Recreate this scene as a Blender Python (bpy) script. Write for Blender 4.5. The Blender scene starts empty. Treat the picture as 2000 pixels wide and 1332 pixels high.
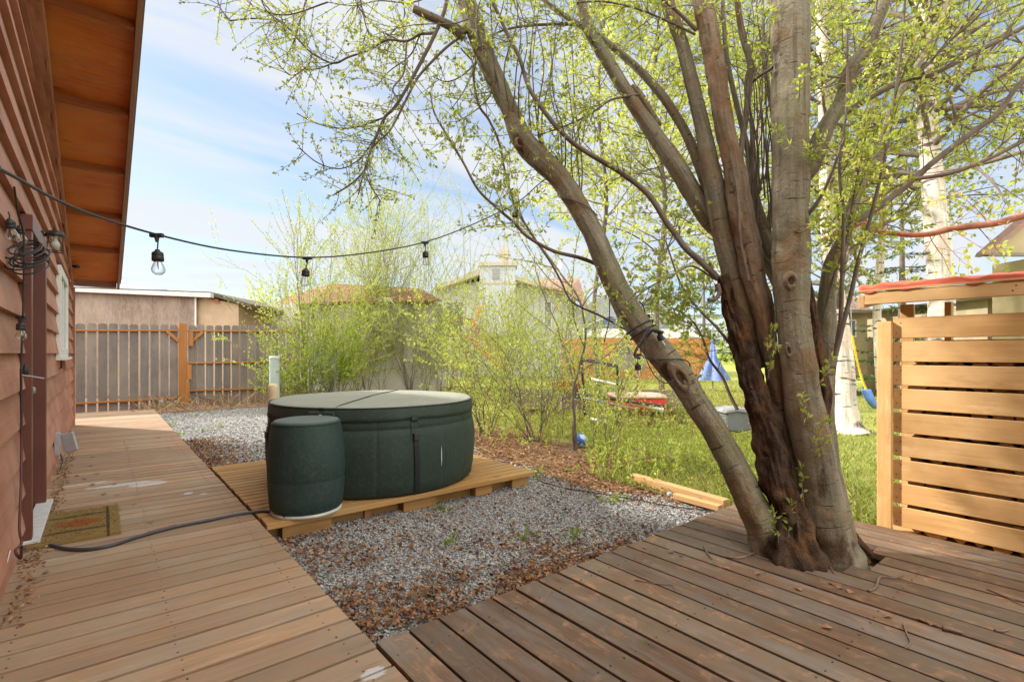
import bpy, math, random
import numpy as np
from mathutils import Vector, Matrix, noise as mnoise

# ------------------------------------------------------------------ camera / light
SC = bpy.context.scene
COL = SC.collection
R_ = math.radians
TH = R_(39.3)
H = 1.25
F2000 = 979.0
HOR = 690.0
FWD = np.array([math.sin(TH), math.cos(TH), 0.0])
RGT = np.array([math.cos(TH), -math.sin(TH), 0.0])
UP = np.array([0.0, 0.0, 1.0])
CAMP = np.array([0.0, 0.0, H])

cd = bpy.data.cameras.new('camera'); cam = bpy.data.objects.new('camera', cd); COL.objects.link(cam)
cam.location = (0, 0, H); cam.rotation_euler = (R_(90), 0, -TH)
cd.sensor_width = 36; cd.sensor_fit = 'HORIZONTAL'; cd.lens = 36 * F2000 / 2000
cd.shift_y = 24 / 2000; cd.clip_start = 0.05; cd.clip_end = 2000
SC.camera = cam

SUN_DIR = np.array([-0.55, 0.83, 0.0]); SUN_EL = R_(34)     # towards the sun
sd = SUN_DIR / np.linalg.norm(SUN_DIR)
tosun = Vector((sd[0] * math.cos(SUN_EL), sd[1] * math.cos(SUN_EL), math.sin(SUN_EL)))
sl = bpy.data.lights.new('sun', 'SUN'); sun = bpy.data.objects.new('sun', sl); COL.objects.link(sun)
sl.energy = 3.8; sl.angle = R_(3.0); sl.color = (1.0, 0.955, 0.89)
sun.rotation_euler = (-tosun).to_track_quat('-Z', 'Y').to_euler(); sun.location = (-6, 9, 12)

W = bpy.data.worlds.new('World'); SC.world = W; W.use_nodes = True
nt = W.node_tree; nt.nodes.clear()
def wn(t, **k):
    n = nt.nodes.new(t)
    for a, b in k.items(): setattr(n, a, b)
    return n
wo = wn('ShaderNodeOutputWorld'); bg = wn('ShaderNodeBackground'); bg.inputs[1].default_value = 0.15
sky = wn('ShaderNodeTexSky'); sky.sky_type = 'NISHITA'; sky.sun_disc = False
sky.sun_elevation = SUN_EL; sky.sun_rotation = math.atan2(sd[0], sd[1]); sky.air_density = 1.0; sky.dust_density = 0.5; sky.ozone_density = 1.6
tc = wn('ShaderNodeTexCoord'); sx = wn('ShaderNodeSeparateXYZ')
nt.links.new(tc.outputs['Generated'], sx.inputs[0])
mz = wn('ShaderNodeMath', operation='MAXIMUM'); mz.inputs[1].default_value = 0.03; nt.links.new(sx.outputs[2], mz.inputs[0])
az = wn('ShaderNodeMath', operation='ADD'); az.inputs[1].default_value = 0.18; nt.links.new(mz.outputs[0], az.inputs[0])
dx = wn('ShaderNodeMath', operation='DIVIDE'); dy = wn('ShaderNodeMath', operation='DIVIDE')
for d_, i in ((dx, 0), (dy, 1)):
    nt.links.new(sx.outputs[i], d_.inputs[0]); nt.links.new(az.outputs[0], d_.inputs[1])
cx = wn('ShaderNodeCombineXYZ'); nt.links.new(dx.outputs[0], cx.inputs[0]); nt.links.new(dy.outputs[0], cx.inputs[1])
mp = wn('ShaderNodeMapping'); mp.inputs['Rotation'].default_value = (0, 0, R_(28)); mp.inputs['Scale'].default_value = (0.5, 2.1, 1)
mp.inputs['Location'].default_value = (0.35, 0.2, 0)
nt.links.new(cx.outputs[0], mp.inputs[0])
n1 = wn('ShaderNodeTexNoise'); n1.inputs['Scale'].default_value = 1.3; n1.inputs['Detail'].default_value = 9; n1.inputs['Roughness'].default_value = 0.52; n1.inputs['Distortion'].default_value = 0.5
nt.links.new(mp.outputs[0], n1.inputs['Vector'])
cr = wn('ShaderNodeValToRGB'); cr.color_ramp.elements[0].position = 0.36; cr.color_ramp.elements[0].color = (0.24, 0.24, 0.24, 1)
cr.color_ramp.elements[1].position = 0.57; cr.color_ramp.elements[1].color = (0.92, 0.92, 0.92, 1)
nt.links.new(n1.outputs[0], cr.inputs[0])
hz = wn('ShaderNodeMapRange'); hz.inputs[1].default_value = 0.0; hz.inputs[2].default_value = 0.22; hz.inputs[3].default_value = 0.5; hz.inputs[4].default_value = 0.0
nt.links.new(sx.outputs[2], hz.inputs[0])
mxm = wn('ShaderNodeMath', operation='MAXIMUM'); nt.links.new(cr.outputs[0], mxm.inputs[0]); nt.links.new(hz.outputs[0], mxm.inputs[1])
mx = wn('ShaderNodeMix', data_type='RGBA')
nt.links.new(mxm.outputs[0], mx.inputs[0]); tint = wn('ShaderNodeMix', data_type='RGBA', blend_type='MULTIPLY'); tint.inputs[0].default_value = 1.0; nt.links.new(sky.outputs[0], tint.inputs[6]); tint.inputs[7].default_value = (0.88, 0.98, 1.06, 1)
nt.links.new(tint.outputs[2], mx.inputs[6]); mx.inputs[7].default_value = (4.5, 4.62, 4.75, 1)
# added fill light: unseen sky overhead and behind the camera brightened to lift shadows
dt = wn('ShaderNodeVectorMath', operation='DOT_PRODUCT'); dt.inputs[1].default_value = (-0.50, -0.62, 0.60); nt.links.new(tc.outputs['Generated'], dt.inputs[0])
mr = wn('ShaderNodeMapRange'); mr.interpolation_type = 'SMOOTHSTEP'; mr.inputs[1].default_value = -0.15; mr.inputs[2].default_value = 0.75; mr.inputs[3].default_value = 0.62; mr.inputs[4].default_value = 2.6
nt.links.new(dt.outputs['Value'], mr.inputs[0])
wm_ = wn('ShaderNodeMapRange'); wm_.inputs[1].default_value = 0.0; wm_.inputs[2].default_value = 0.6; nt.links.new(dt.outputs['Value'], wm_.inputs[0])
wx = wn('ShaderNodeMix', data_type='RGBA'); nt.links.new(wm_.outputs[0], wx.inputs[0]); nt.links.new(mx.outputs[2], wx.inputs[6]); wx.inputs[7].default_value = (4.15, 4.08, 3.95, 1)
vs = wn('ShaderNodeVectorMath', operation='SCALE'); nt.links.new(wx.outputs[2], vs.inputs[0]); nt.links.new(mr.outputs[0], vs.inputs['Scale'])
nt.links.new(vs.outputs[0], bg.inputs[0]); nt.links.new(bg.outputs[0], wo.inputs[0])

SC.view_settings.view_transform = 'Standard'; SC.view_settings.look = 'None'
SC.view_settings.exposure = 1.08; SC.view_settings.gamma = 1.0
try: SC.view_settings.use_curve_mapping = False
except Exception: pass
SC.cycles.max_bounces = 8; SC.cycles.transparent_max_bounces = 12; SC.cycles.caustics_reflective = False; SC.cycles.caustics_refractive = False

# ------------------------------------------------------------------ survey helpers (pixel of the 2000 px photo -> point of the place)
def ray(u, v): return FWD + RGT * ((u - 1000) / F2000) + UP * ((HOR - v) / F2000)
def at(u, v, d): return CAMP + ray(u, v) * d
def onz(u, v, z=0.0):
    r = ray(u, v); return CAMP + r * ((z - H) / r[2])
def onX(u, v, X):
    r = ray(u, v); return CAMP + r * (X / r[0])
def onY(u, v, Y):
    r = ray(u, v); return CAMP + r * (Y / r[1])
def gd(v, z=-0.15): return (H - z) * F2000 / (v - HOR)      # depth of ground pixel

# ------------------------------------------------------------------ mesh builder
class MB:
    def __init__(s): s.V = []; s.F = []; s.R = []; s.G = []; s.n = 0
    def add(s, V, F, rnd=None, gc=None):
        V = np.asarray(V, float); m = len(V)
        if rnd is None: rnd = random.random()
        s.R.append(np.full(m, rnd) if np.isscalar(rnd) else np.asarray(rnd))
        s.G.append(V if gc is None else np.asarray(gc, float))
        s.V.append(V)
        if isinstance(F, np.ndarray): s.F.append(F + s.n)
        else:
            for f in F: s.F.append(np.array([f]) + s.n)
        s.n += m
    def box(s, c, size, M=None, grain=None, rnd=None):
        sz = np.array(size, float) / 2
        L = np.array([[x, y, z] for z in (-1, 1) for y in (-1, 1) for x in (-1, 1)]) * sz
        g = int(np.argmax(size)) if grain is None else grain
        order = [g] + [i for i in range(3) if i != g]
        gc = L[:, order] + np.array([random.uniform(0, 40), random.uniform(0, 40), random.uniform(0, 40)])
        P = L if M is None else L @ np.array(M)[:3, :3].T
        F = np.array([[0, 2, 3, 1], [4, 5, 7, 6], [0, 1, 5, 4], [2, 6, 7, 3], [0, 4, 6, 2], [1, 3, 7, 5]])
        s.add(P + np.array(c, float), F, rnd, gc)
    def span(s, a, b, w, h, upv=(0, 0, 1), rnd=None):      # a beam from a to b, w sideways, h along up
        a = np.array(a, float); b = np.array(b, float); d = b - a; L = np.linalg.norm(d); d /= L
        side = np.cross(d, upv); side /= np.linalg.norm(side); u2 = np.cross(side, d)
        s.box((a + b) / 2, (L, w, h), np.stack([d, side, u2], 1), 0, rnd)
    def prism(s, P, ext, rnd=None):                        # polygon P (n,3) extruded by vector ext
        P = np.asarray(P, float); n = len(P); V = np.vstack([P, P + np.array(ext)])
        F = [list(range(n))[::-1], list(range(n, 2 * n))] + [[i, (i + 1) % n, n + (i + 1) % n, n + i] for i in range(n)]
        s.add(V, F, rnd)
    def tube(s, P, Rr, k=8, rnd=None, cap=False, lump=0.0, lf=6.0, squash=None):
        P = np.asarray(P, float); n = len(P); Rr = np.broadcast_to(np.asarray(Rr, float), (n,))
        T = np.gradient(P, axis=0); T /= (np.linalg.norm(T, axis=1, keepdims=True) + 1e-9)
        ref = np.array([0, 0, 1.0]) if abs(T[0][2]) < 0.8 else np.array([1.0, 0, 0])
        N = np.zeros_like(P); v = np.cross(T[0], ref); N[0] = v / np.linalg.norm(v)
        for i in range(1, n):
            v = N[i - 1] - T[i] * np.dot(N[i - 1], T[i]); N[i] = v / (np.linalg.norm(v) + 1e-9)
        B = np.cross(T, N); a = np.linspace(0, 2 * math.pi, k, endpoint=False)
        rr = Rr[:, None] * np.ones((1, k))
        al = np.concatenate([[0], np.cumsum(np.linalg.norm(np.diff(P, axis=0), axis=1))])
        if lump > 0:
            o = random.uniform(0, 50)
            for i in range(n):
                for j in range(k):
                    q = Vector((math.cos(a[j]) * 1.2 + o, math.sin(a[j]) * 1.2, al[i] * lf))
                    q2 = Vector((math.cos(a[j]) * 3 + o, math.sin(a[j]) * 3, al[i] * lf * 3))
                    q3 = Vector((math.cos(a[j]) * 7 + o, math.sin(a[j]) * 7, al[i] * lf * 1.1)); rr[i, j] *= 1 + lump * (mnoise.noise(q) + 0.5 * mnoise.noise(q2) + (0.75 if lump > 0.1 else 0.2) * mnoise.noise(q3))
        V = P[:, None] + N[:, None] * (np.cos(a)[None, :, None] * rr[..., None]) + B[:, None] * (np.sin(a)[None, :, None] * rr[..., None])
        G = np.zeros((n, k, 3)); G[..., 0] = np.cos(a)[None] * 0.1; G[..., 1] = np.sin(a)[None] * 0.1; G[..., 2] = al[:, None]
        G += random.uniform(0, 30)
        idx = np.arange(n * k).reshape(n, k); nx = np.roll(idx, -1, 1)
        Fq = np.stack([idx[:-1], nx[:-1], nx[1:], idx[1:]], -1).reshape(-1, 4)
        s.add(V.reshape(-1, 3), Fq, rnd, G.reshape(-1, 3))
        if cap:
            base = s.n - n * k
            s.F.append(np.array([list(range(base, base + k))[::-1]])); s.F.append(np.array([list(range(base + (n - 1) * k, base + n * k))]))
    def lathe(s, c, prof, k=32, rnd=None, ax=None):        # prof = [(r, z)]
        n = len(prof); a = np.linspace(0, 2 * math.pi, k, endpoint=False)
        V = np.array([[r * math.cos(t), r * math.sin(t), z] for r, z in prof for t in a])
        if ax is not None:
            q = Vector((0, 0, 1)).rotation_difference(Vector(ax)).to_matrix(); V = V @ np.array(q).T
        idx = np.arange(n * k).reshape(n, k); nx = np.roll(idx, -1, 1)
        s.add(V + np.array(c, float), np.stack([idx[:-1], nx[:-1], nx[1:], idx[1:]], -1).reshape(-1, 4), rnd)
    def build(s, name, mat, parent=None, smooth=False, bevel=0, origin=None):
        me = bpy.data.meshes.new(name)
        V = np.concatenate(s.V)
        if origin is None:
            origin = np.array([0, 0, 0.0]) if parent is not None else np.array([V[:, 0].mean(), V[:, 1].mean(), V[:, 2].min()])
        wo_ = np.array(parent['_o']) if parent is not None else np.array(origin, float)
        Vl = V - wo_
        cnt = [f.shape[1] for f in s.F for _ in range(len(f))]
        lt = np.array(cnt, dtype=np.int32); lv = np.concatenate([f.reshape(-1) for f in s.F]).astype(np.int32)
        ls = np.concatenate([[0], np.cumsum(lt)[:-1]]).astype(np.int32)
        me.vertices.add(len(V)); me.vertices.foreach_set('co', Vl.astype(np.float32).reshape(-1))
        me.loops.add(len(lv)); me.loops.foreach_set('vertex_index', lv)
        me.polygons.add(len(lt)); me.polygons.foreach_set('loop_start', ls)
        try: me.polygons.foreach_set('loop_total', lt)
        except Exception: pass
        me.update(calc_edges=True); me.validate()
        at1 = me.attributes.new('rnd', 'FLOAT', 'POINT'); at1.data.foreach_set('value', np.concatenate(s.R).astype(np.float32))
        at2 = me.attributes.new('gc', 'FLOAT_VECTOR', 'POINT'); at2.data.foreach_set('vector', np.concatenate(s.G).astype(np.float32).reshape(-1))
        me.polygons.foreach_set('use_smooth', np.full(len(me.polygons), bool(smooth)))
        me.materials.append(mat)
        o = bpy.data.objects.new(name, me); COL.objects.link(o)
        if parent is not None: o.parent = parent; o['_o'] = list(wo_); o['_c'] = 1
        else: o.location = origin; o['_o'] = list(wo_)
        if bevel:
            b = o.modifiers.new('bevel', 'BEVEL'); b.width = bevel; b.segments = 1; b.limit_method = 'ANGLE'
        return o

def tag(o, label, cat=None, group=None, kind=None):
    if label: o['label'] = label
    if cat: o['category'] = cat
    if group: o['group'] = group
    if kind: o['kind'] = kind
    return o
def thing(name, label, cat, loc, group=None):
    o = bpy.data.objects.new(name, None); COL.objects.link(o); o.location = loc; o.empty_display_size = 0.1
    o['_o'] = [float(x) for x in loc]
    return tag(o, label, cat, group)
def struct(o, label=None, kind='structure'):
    o['kind'] = kind
    if label: o['label'] = label
    return o

# ------------------------------------------------------------------ materials
class NT:
    def __init__(s, name):
        s.m = bpy.data.materials.new(name); s.m.use_nodes = True; s.t = s.m.node_tree; s.t.nodes.clear()
        s.out = s.n('ShaderNodeOutputMaterial')
    def n(s, t, **k):
        x = s.t.nodes.new(t)
        for a, b in k.items(): setattr(x, a, b)
        return x
    def l(s, a, b): s.t.links.new(a, b)
    def attr(s, name, vec=True):
        a = s.n('ShaderNodeAttribute'); a.attribute_name = name
        return a.outputs['Vector' if vec else 'Fac']
    def noise(s, vec, scale, detail=4, rough=0.55, stretch=(1, 1, 1), dist=0.0):
        mp = s.n('ShaderNodeMapping'); mp.inputs['Scale'].default_value = stretch; s.l(vec, mp.inputs[0])
        t = s.n('ShaderNodeTexNoise'); t.inputs['Scale'].default_value = scale; t.inputs['Detail'].default_value = detail
        t.inputs['Roughness'].default_value = rough; t.inputs['Distortion'].default_value = dist; s.l(mp.outputs[0], t.inputs['Vector'])
        return t.outputs[0]
    def ramp(s, fac, stops):
        r = s.n('ShaderNodeValToRGB'); e = r.color_ramp.elements
        while len(e) > 1: e.remove(e[-1])
        for i, (p, c) in enumerate(stops):
            if i == 0: x = e[0]; x.position = p
            else: x = e.new(p)
            x.color = (c, c, c, 1) if np.isscalar(c) else (*c, 1)
        s.l(fac, r.inputs[0]); return r.outputs[0]
    def mix(s, fac, a, b, mode='MIX'):
        m = s.n('ShaderNodeMix', data_type='RGBA', blend_type=mode)
        for sock, v in ((0, fac), (6, a), (7, b)):
            if isinstance(v, bpy.types.NodeSocket): s.l(v, m.inputs[sock])
            elif sock == 0: m.inputs[0].default_value = v
            else: m.inputs[sock].default_value = (*v, 1)
        return m.outputs[2]
    def math(s, op, a, b):
        m = s.n('ShaderNodeMath', operation=op)
        for i, v in ((0, a), (1, b)):
            if isinstance(v, bpy.types.NodeSocket): s.l(v, m.inputs[i])
            else: m.inputs[i].default_value = v
        return m.outputs[0]
    def bump(s, h, strength=0.3, dist=0.01):
        b = s.n('ShaderNodeBump'); b.inputs['Strength'].default_value = strength; b.inputs['Distance'].default_value = dist
        s.l(h, b.inputs['Height']); return b.outputs[0]
    def pbr(s, col, rough=0.7, normal=None, metal=0.0, spec=0.4, **k):
        p = s.n('ShaderNodeBsdfPrincipled')
        if isinstance(col, bpy.types.NodeSocket): s.l(col, p.inputs['Base Color'])
        else: p.inputs['Base Color'].default_value = (*col, 1)
        if isinstance(rough, bpy.types.NodeSocket): s.l(rough, p.inputs['Roughness'])
        else: p.inputs['Roughness'].default_value = rough
        p.inputs['Metallic'].default_value = metal; p.inputs['Specular IOR Level'].default_value = spec
        if normal is not None: s.l(normal, p.inputs['Normal'])
        for a, b in k.items(): p.inputs[a].default_value = b
        s.l(p.outputs[0], s.out.inputs[0]); return p
def pos(t):
    g = t.n('ShaderNodeNewGeometry'); return g.outputs['Position']

def wood(name, c1, c2, c3=None, grain=14, rough=0.75, bump=0.25, var=0.35, knots=True, patch=None, worn=None, long=0.06, stain=None):
    t = NT(name); gc = t.attr('gc'); rn = t.attr('rnd', False)
    g = t.noise(gc, grain, 5, 0.6, (long, 1.0, 1.0), 0.6)
    g2 = t.noise(gc, grain * 7, 3, 0.6, (0.03, 1, 1))
    col = t.mix(t.ramp(g, [(0.3, 0), (0.7, 1)]), c1, c2)
    col = t.mix(t.ramp(g2, [(0.35, 0.0), (0.75, 0.45)]), col, tuple(x * 0.55 for x in c2))
    if c3 is not None:
        big = t.noise(pos(t), 1.6, 4, 0.6); col = t.mix(t.ramp(big, [(0.42, 0), (0.62, 0.75)]), col, c3)
    if knots:
        v = t.n('ShaderNodeTexVoronoi'); mp_ = t.n('ShaderNodeMapping'); mp_.inputs['Scale'].default_value = (0.55, 1.6, 1.6)
        t.l(gc, mp_.inputs[0]); t.l(mp_.outputs[0], v.inputs['Vector']); v.inputs['Scale'].default_value = 3.0
        col = t.mix(t.ramp(v.outputs['Distance'], [(0.0, 0.9), (0.05, 0.65), (0.075, 0.25), (0.16, 0.0)]), col, tuple(x * 0.35 for x in c2))
    if worn is not None:
        w = t.noise(pos(t), 7.0, 6, 0.7, (1, 1, 1), 1.0); w2 = t.noise(gc, 30, 3, 0.6, (0.12, 1, 1))
        f = t.math('MULTIPLY', t.ramp(w, [(0.52, 0), (0.64, 1)]), t.ramp(w2, [(0.4, 0), (0.6, 0.8)])); col = t.mix(f, col, worn)
    if stain is not None:
        q1 = t.noise(gc, 3.0, 6, 0.75, (0.35, 1.6, 1)); col = t.mix(t.ramp(q1, [(0.50, 0), (0.66, 0.7)]), col, stain[0])
        q2 = t.noise(gc, 9.0, 6, 0.8, (0.2, 1.5, 1)); col = t.mix(t.ramp(q2, [(0.56, 0), (0.72, 0.75)]), col, stain[1])
        q3 = t.noise(gc, 5.0, 5, 0.8, (0.25, 1.5, 1)); col = t.mix(t.ramp(q3, [(0.30, 0.55), (0.42, 0)]), col, stain[2])
    hs = t.n('ShaderNodeHueSaturation'); t.l(col, hs.inputs['Color'])
    mr = t.n('ShaderNodeMapRange'); mr.inputs[3].default_value = 1 - var; mr.inputs[4].default_value = 1 + var * 0.8; t.l(rn, mr.inputs[0]); t.l(mr.outputs[0], hs.inputs['Value'])
    col = hs.outputs[0]
    if patch is not None: col = patch(t, col)
    t.pbr(col, rough, t.bump(t.math('ADD', g, t.math('MULTIPLY', g2, 0.6)), bump, 0.004), spec=0.25)
    return t.m

def plain(name, c, rough=0.6, var=0.15, sc=8, bump=0.0, metal=0.0, spec=0.4, bs=60, **k):
    t = NT(name); p = pos(t); n = t.noise(p, sc, 5, 0.6)
    col = t.mix(t.ramp(n, [(0.3, 0), (0.7, 1)]), tuple(x * (1 - var) for x in c), tuple(min(1, x * (1 + var)) for x in c))
    nm = t.bump(t.noise(p, bs, 3, 0.6), bump, 0.003) if bump else None
    t.pbr(col, rough, nm, metal, spec, **k); return t.m

def glass(name, tint=(0.95, 0.97, 0.97)):
    t = NT(name); a = t.n('ShaderNodeBsdfTransparent'); a.inputs[0].default_value = (*tint, 1)
    b = t.n('ShaderNodeBsdfGlossy'); b.inputs['Roughness'].default_value = 0.03
    fr = t.n('ShaderNodeLayerWeight'); fr.inputs[0].default_value = 0.5
    m = t.n('ShaderNodeMixShader'); t.l(fr.outputs['Facing'], m.inputs[0]); t.l(a.outputs[0], m.inputs[1]); t.l(b.outputs[0], m.inputs[2])
    t.l(m.outputs[0], t.out.inputs[0]); return t.m

def leafmat(name, stops, trans=0.64, rough=0.5):
    t = NT(name); rn = t.attr('rnd', False); col = t.ramp(rn, stops)
    d = t.n('ShaderNodeBsdfPrincipled'); t.l(col, d.inputs['Base Color']); d.inputs['Roughness'].default_value = rough; d.inputs['Specular IOR Level'].default_value = 0.25
    tr = t.n('ShaderNodeBsdfTranslucent'); t.l(t.mix(1.0, col, (1.0, 0.98, 0.55), 'MULTIPLY'), tr.inputs[0])
    m = t.n('ShaderNodeMixShader'); m.inputs[0].default_value = trans; t.l(d.outputs[0], m.inputs[1]); t.l(tr.outputs[0], m.inputs[2])
    t.l(m.outputs[0], t.out.inputs[0]); return t.m

def barkmat(name, base, patchc, dark, ring=70, rough=0.8, bump=0.5, ringamt=0.75, moss=None, stain_at=None, thr=0.29):
    t = NT(name); gc = t.attr('gc'); p = pos(t)
    v1 = t.noise(gc, 1.0, 4, 0.55, (16, 16, 0.9)); v2 = t.noise(gc, 1.0, 5, 0.6, (34, 34, 2.2))
    col = t.mix(t.ramp(v1, [(0.40, 0), (0.60, 1)]), base, tuple(min(1, x * 1.55) for x in base))
    col = t.mix(t.ramp(v2, [(0.52, 0), (0.68, 0.65)]), col, tuple(x * 0.45 for x in base))
    a = t.noise(p, 4, 6, 0.65); col = t.mix(t.ramp(a, [(0.48, 0), (0.64, 0.8)]), col, patchc)
    if moss is not None:
        mo = t.noise(p, 2.3, 5, 0.65); col = t.mix(t.ramp(mo, [(0.5, 0), (0.68, 0.55)]), col, moss)
    r = t.noise(gc, 1.0, 3, 0.6, (16, 16, ring)); rm = t.ramp(r, [(0.30, ringamt), (0.37, 0)]); col = t.mix(rm, col, dark)
    rb = t.noise(gc, 1.0, 2, 0.5, (4, 4, ring * 0.33)); rm2 = t.ramp(rb, [(thr, ringamt), (thr + 0.05, 0)]); col = t.mix(rm2, col, dark)
    s_ = t.noise(p, 170, 3, 0.7); col = t.mix(t.ramp(s_, [(0.32, 0.6), (0.46, 0)]), col, dark)
    if stain_at is not None:
        for c_, rad in stain_at:
            m_ = t.n('ShaderNodeMapping'); m_.inputs['Location'].default_value = tuple(-c_[k] / rad[k] for k in range(3)); m_.inputs['Scale'].default_value = tuple(1 / rad[k] for k in range(3))
            t.l(p, m_.inputs[0]); ln = t.n('ShaderNodeVectorMath', operation='LENGTH'); t.l(m_.outputs[0], ln.inputs[0])
            q_ = t.math('ADD', t.math('MULTIPLY', ln.outputs['Value'], 0.5), t.math('MULTIPLY', t.noise(p, 9, 6, 0.7, (1, 1, 0.45)), 0.9))
            col = t.mix(t.ramp(q_, [(0.72, 0.85), (0.88, 0)]), col, (0.06, 0.032, 0.018))
    h = t.math('SUBTRACT', t.math('MULTIPLY', t.noise(p, 45, 5, 0.65), 0.9), t.math('ADD', rm, rm2)); h = t.math('ADD', h, t.math('MULTIPLY', t.noise(p, 13, 6, 0.7, (1, 1, 0.5), 0.4), 2.2)); h = t.math('ADD', h, t.math('MULTIPLY', v2, 0.8))
    t.pbr(col, rough, t.bump(h, bump, 0.011), spec=0.15); return t.m

def walk_patch(t, col):                                    # chalky spilt paint on the walkway
    p = pos(t)
    out = col
    for (cx_, cy_, a_, b_) in ((0.12, 6.05, 0.20, 0.05), (0.34, 5.95, 0.13, 0.09), (-0.12, 6.3, 0.18, 0.035), (0.6, 5.3, 0.03, 0.04), (0.7, 5.2, 0.025, 0.03), (0.82, 1.86, 0.05, 0.03)):
        mp_ = t.n('ShaderNodeMapping'); mp_.vector_type = 'POINT'
        mp_.inputs['Location'].default_value = (-cx_ / a_, -cy_ / b_, 0); mp_.inputs['Scale'].default_value = (1 / a_, 1 / b_, 0)
        t.l(p, mp_.inputs[0]); ln = t.n('ShaderNodeVectorMath', operation='LENGTH'); t.l(mp_.outputs[0], ln.inputs[0])
        nz = t.noise(p, 16, 5, 0.7, (1, 2, 1), 1.0)
        s_ = t.math('ADD', ln.outputs['Value'], t.math('MULTIPLY', nz, -2.0))
        out = t.mix(t.ramp(s_, [(0.0, 0.6), (0.2, 0.0)]), out, (0.62, 0.62, 0.62))
    return out

M = {}
M['walk'] = wood('walk_boards', (0.45, 0.285, 0.155), (0.34, 0.21, 0.118), (0.36, 0.27, 0.18), 12, 0.78, 0.45, 0.2, stain=((0.27, 0.22, 0.165), (0.52, 0.36, 0.25), (0.22, 0.14, 0.09)), worn=(0.40, 0.22, 0.13), patch=walk_patch)
M['deck'] = wood('deck_boards', (0.205, 0.12, 0.066), (0.135, 0.08, 0.048), (0.165, 0.13, 0.09), 12, 0.66, 0.5, 0.25, stain=((0.185, 0.16, 0.135), (0.38, 0.19, 0.10), (0.065, 0.037, 0.025)), worn=(0.36, 0.19, 0.10))
M['pallet'] = wood('pallet_wood', (0.46, 0.255, 0.085), (0.36, 0.19, 0.06), (0.36, 0.22, 0.09), 12, 0.7, 0.3, 0.15)
M['newwood'] = wood('new_cedar', (0.72, 0.43, 0.175), (0.60, 0.33, 0.12), (0.74, 0.48, 0.22), 9, 0.6, 0.35, 0.17, stain=((0.58, 0.31, 0.12), (0.80, 0.55, 0.28), (0.48, 0.25, 0.09)))
M['edging'] = wood('edging_wood', (0.55, 0.33, 0.14), (0.42, 0.24, 0.10), None, 10, 0.6, 0.2, 0.12)
M['greywood'] = wood('weathered_pickets', (0.235, 0.205, 0.185), (0.16, 0.14, 0.125), (0.25, 0.215, 0.17), 10, 0.85, 0.4, 0.28)
M['orangewood'] = wood('stained_rail', (0.44, 0.19, 0.055), (0.35, 0.145, 0.04), None, 10, 0.7, 0.2, 0.1)
M['orangefence'] = wood('orange_fence', (0.62, 0.27, 0.10), (0.52, 0.21, 0.075), None, 10, 0.7, 0.2, 0.18, knots=False)
M['redstair'] = wood('red_stair', (0.5, 0.12, 0.06), (0.38, 0.09, 0.045), None, 10, 0.7, 0.2, 0.15, knots=False)
M['siding'] = wood('red_siding', (0.47, 0.21, 0.135), (0.38, 0.16, 0.10), (0.52, 0.27, 0.19), 10, 0.62, 0.35, 0.12)
M['soffit'] = wood('soffit_ply', (0.60, 0.175, 0.035), (0.48, 0.125, 0.028), (0.64, 0.23, 0.05), 6, 0.6, 0.2, 0.08, stain=((0.50, 0.22, 0.09), (0.66, 0.30, 0.07), (0.34, 0.09, 0.03)))
M['joist'] = wood('soffit_joist', (0.40, 0.14, 0.05), (0.3, 0.10, 0.035), None, 10, 0.65, 0.2, 0.1)
M['fascia'] = wood('fascia', (0.36, 0.22, 0.17), (0.30, 0.18, 0.14), None, 10, 0.6, 0.15, 0.08)
M['door'] = plain('brown_door', (0.13, 0.04, 0.025), 0.42, 0.1, 5, 0.1)
M['white'] = plain('white_paint', (0.72, 0.71, 0.66), 0.45, 0.05, 6, 0.05)
M['alum'] = plain('threshold', (0.62, 0.60, 0.57), 0.5, 0.15, 20, 0.1)
M['black'] = plain('black_metal', (0.035, 0.03, 0.028), 0.42, 0.2, 20, 0.1)
M['rubber'] = plain('black_rubber', (0.03, 0.028, 0.027), 0.5, 0.2, 30, 0.1)
M['cord'] = plain('grey_cord', (0.055, 0.05, 0.058), 0.45, 0.15, 30, 0.05)
M['greyplastic'] = plain('grey_plastic', (0.36, 0.36, 0.37), 0.5, 0.12, 12, 0.05)
M['greenpipe'] = plain('sage_plastic', (0.40, 0.47, 0.40), 0.55, 0.12, 7, 0.05)
M['tan'] = plain('tan_plastic', (0.55, 0.43, 0.25), 0.55, 0.12, 12, 0.05)
M['glass'] = glass('clear_glass')
M['pane'] = plain('window_glass', (0.11, 0.13, 0.15), 0.08, 0.3, 1.2, 0, 0, 0.9)
M['bulbwhite'] = plain('frosted_bulb', (0.75, 0.72, 0.64), 0.4, 0.05)
M['filament'] = plain('filament', (0.5, 0.42, 0.3), 0.4, 0.05)
M['steel'] = plain('galvanised', (0.30, 0.31, 0.32), 0.5, 0.1, 20, 0.05, 0.4)
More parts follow.
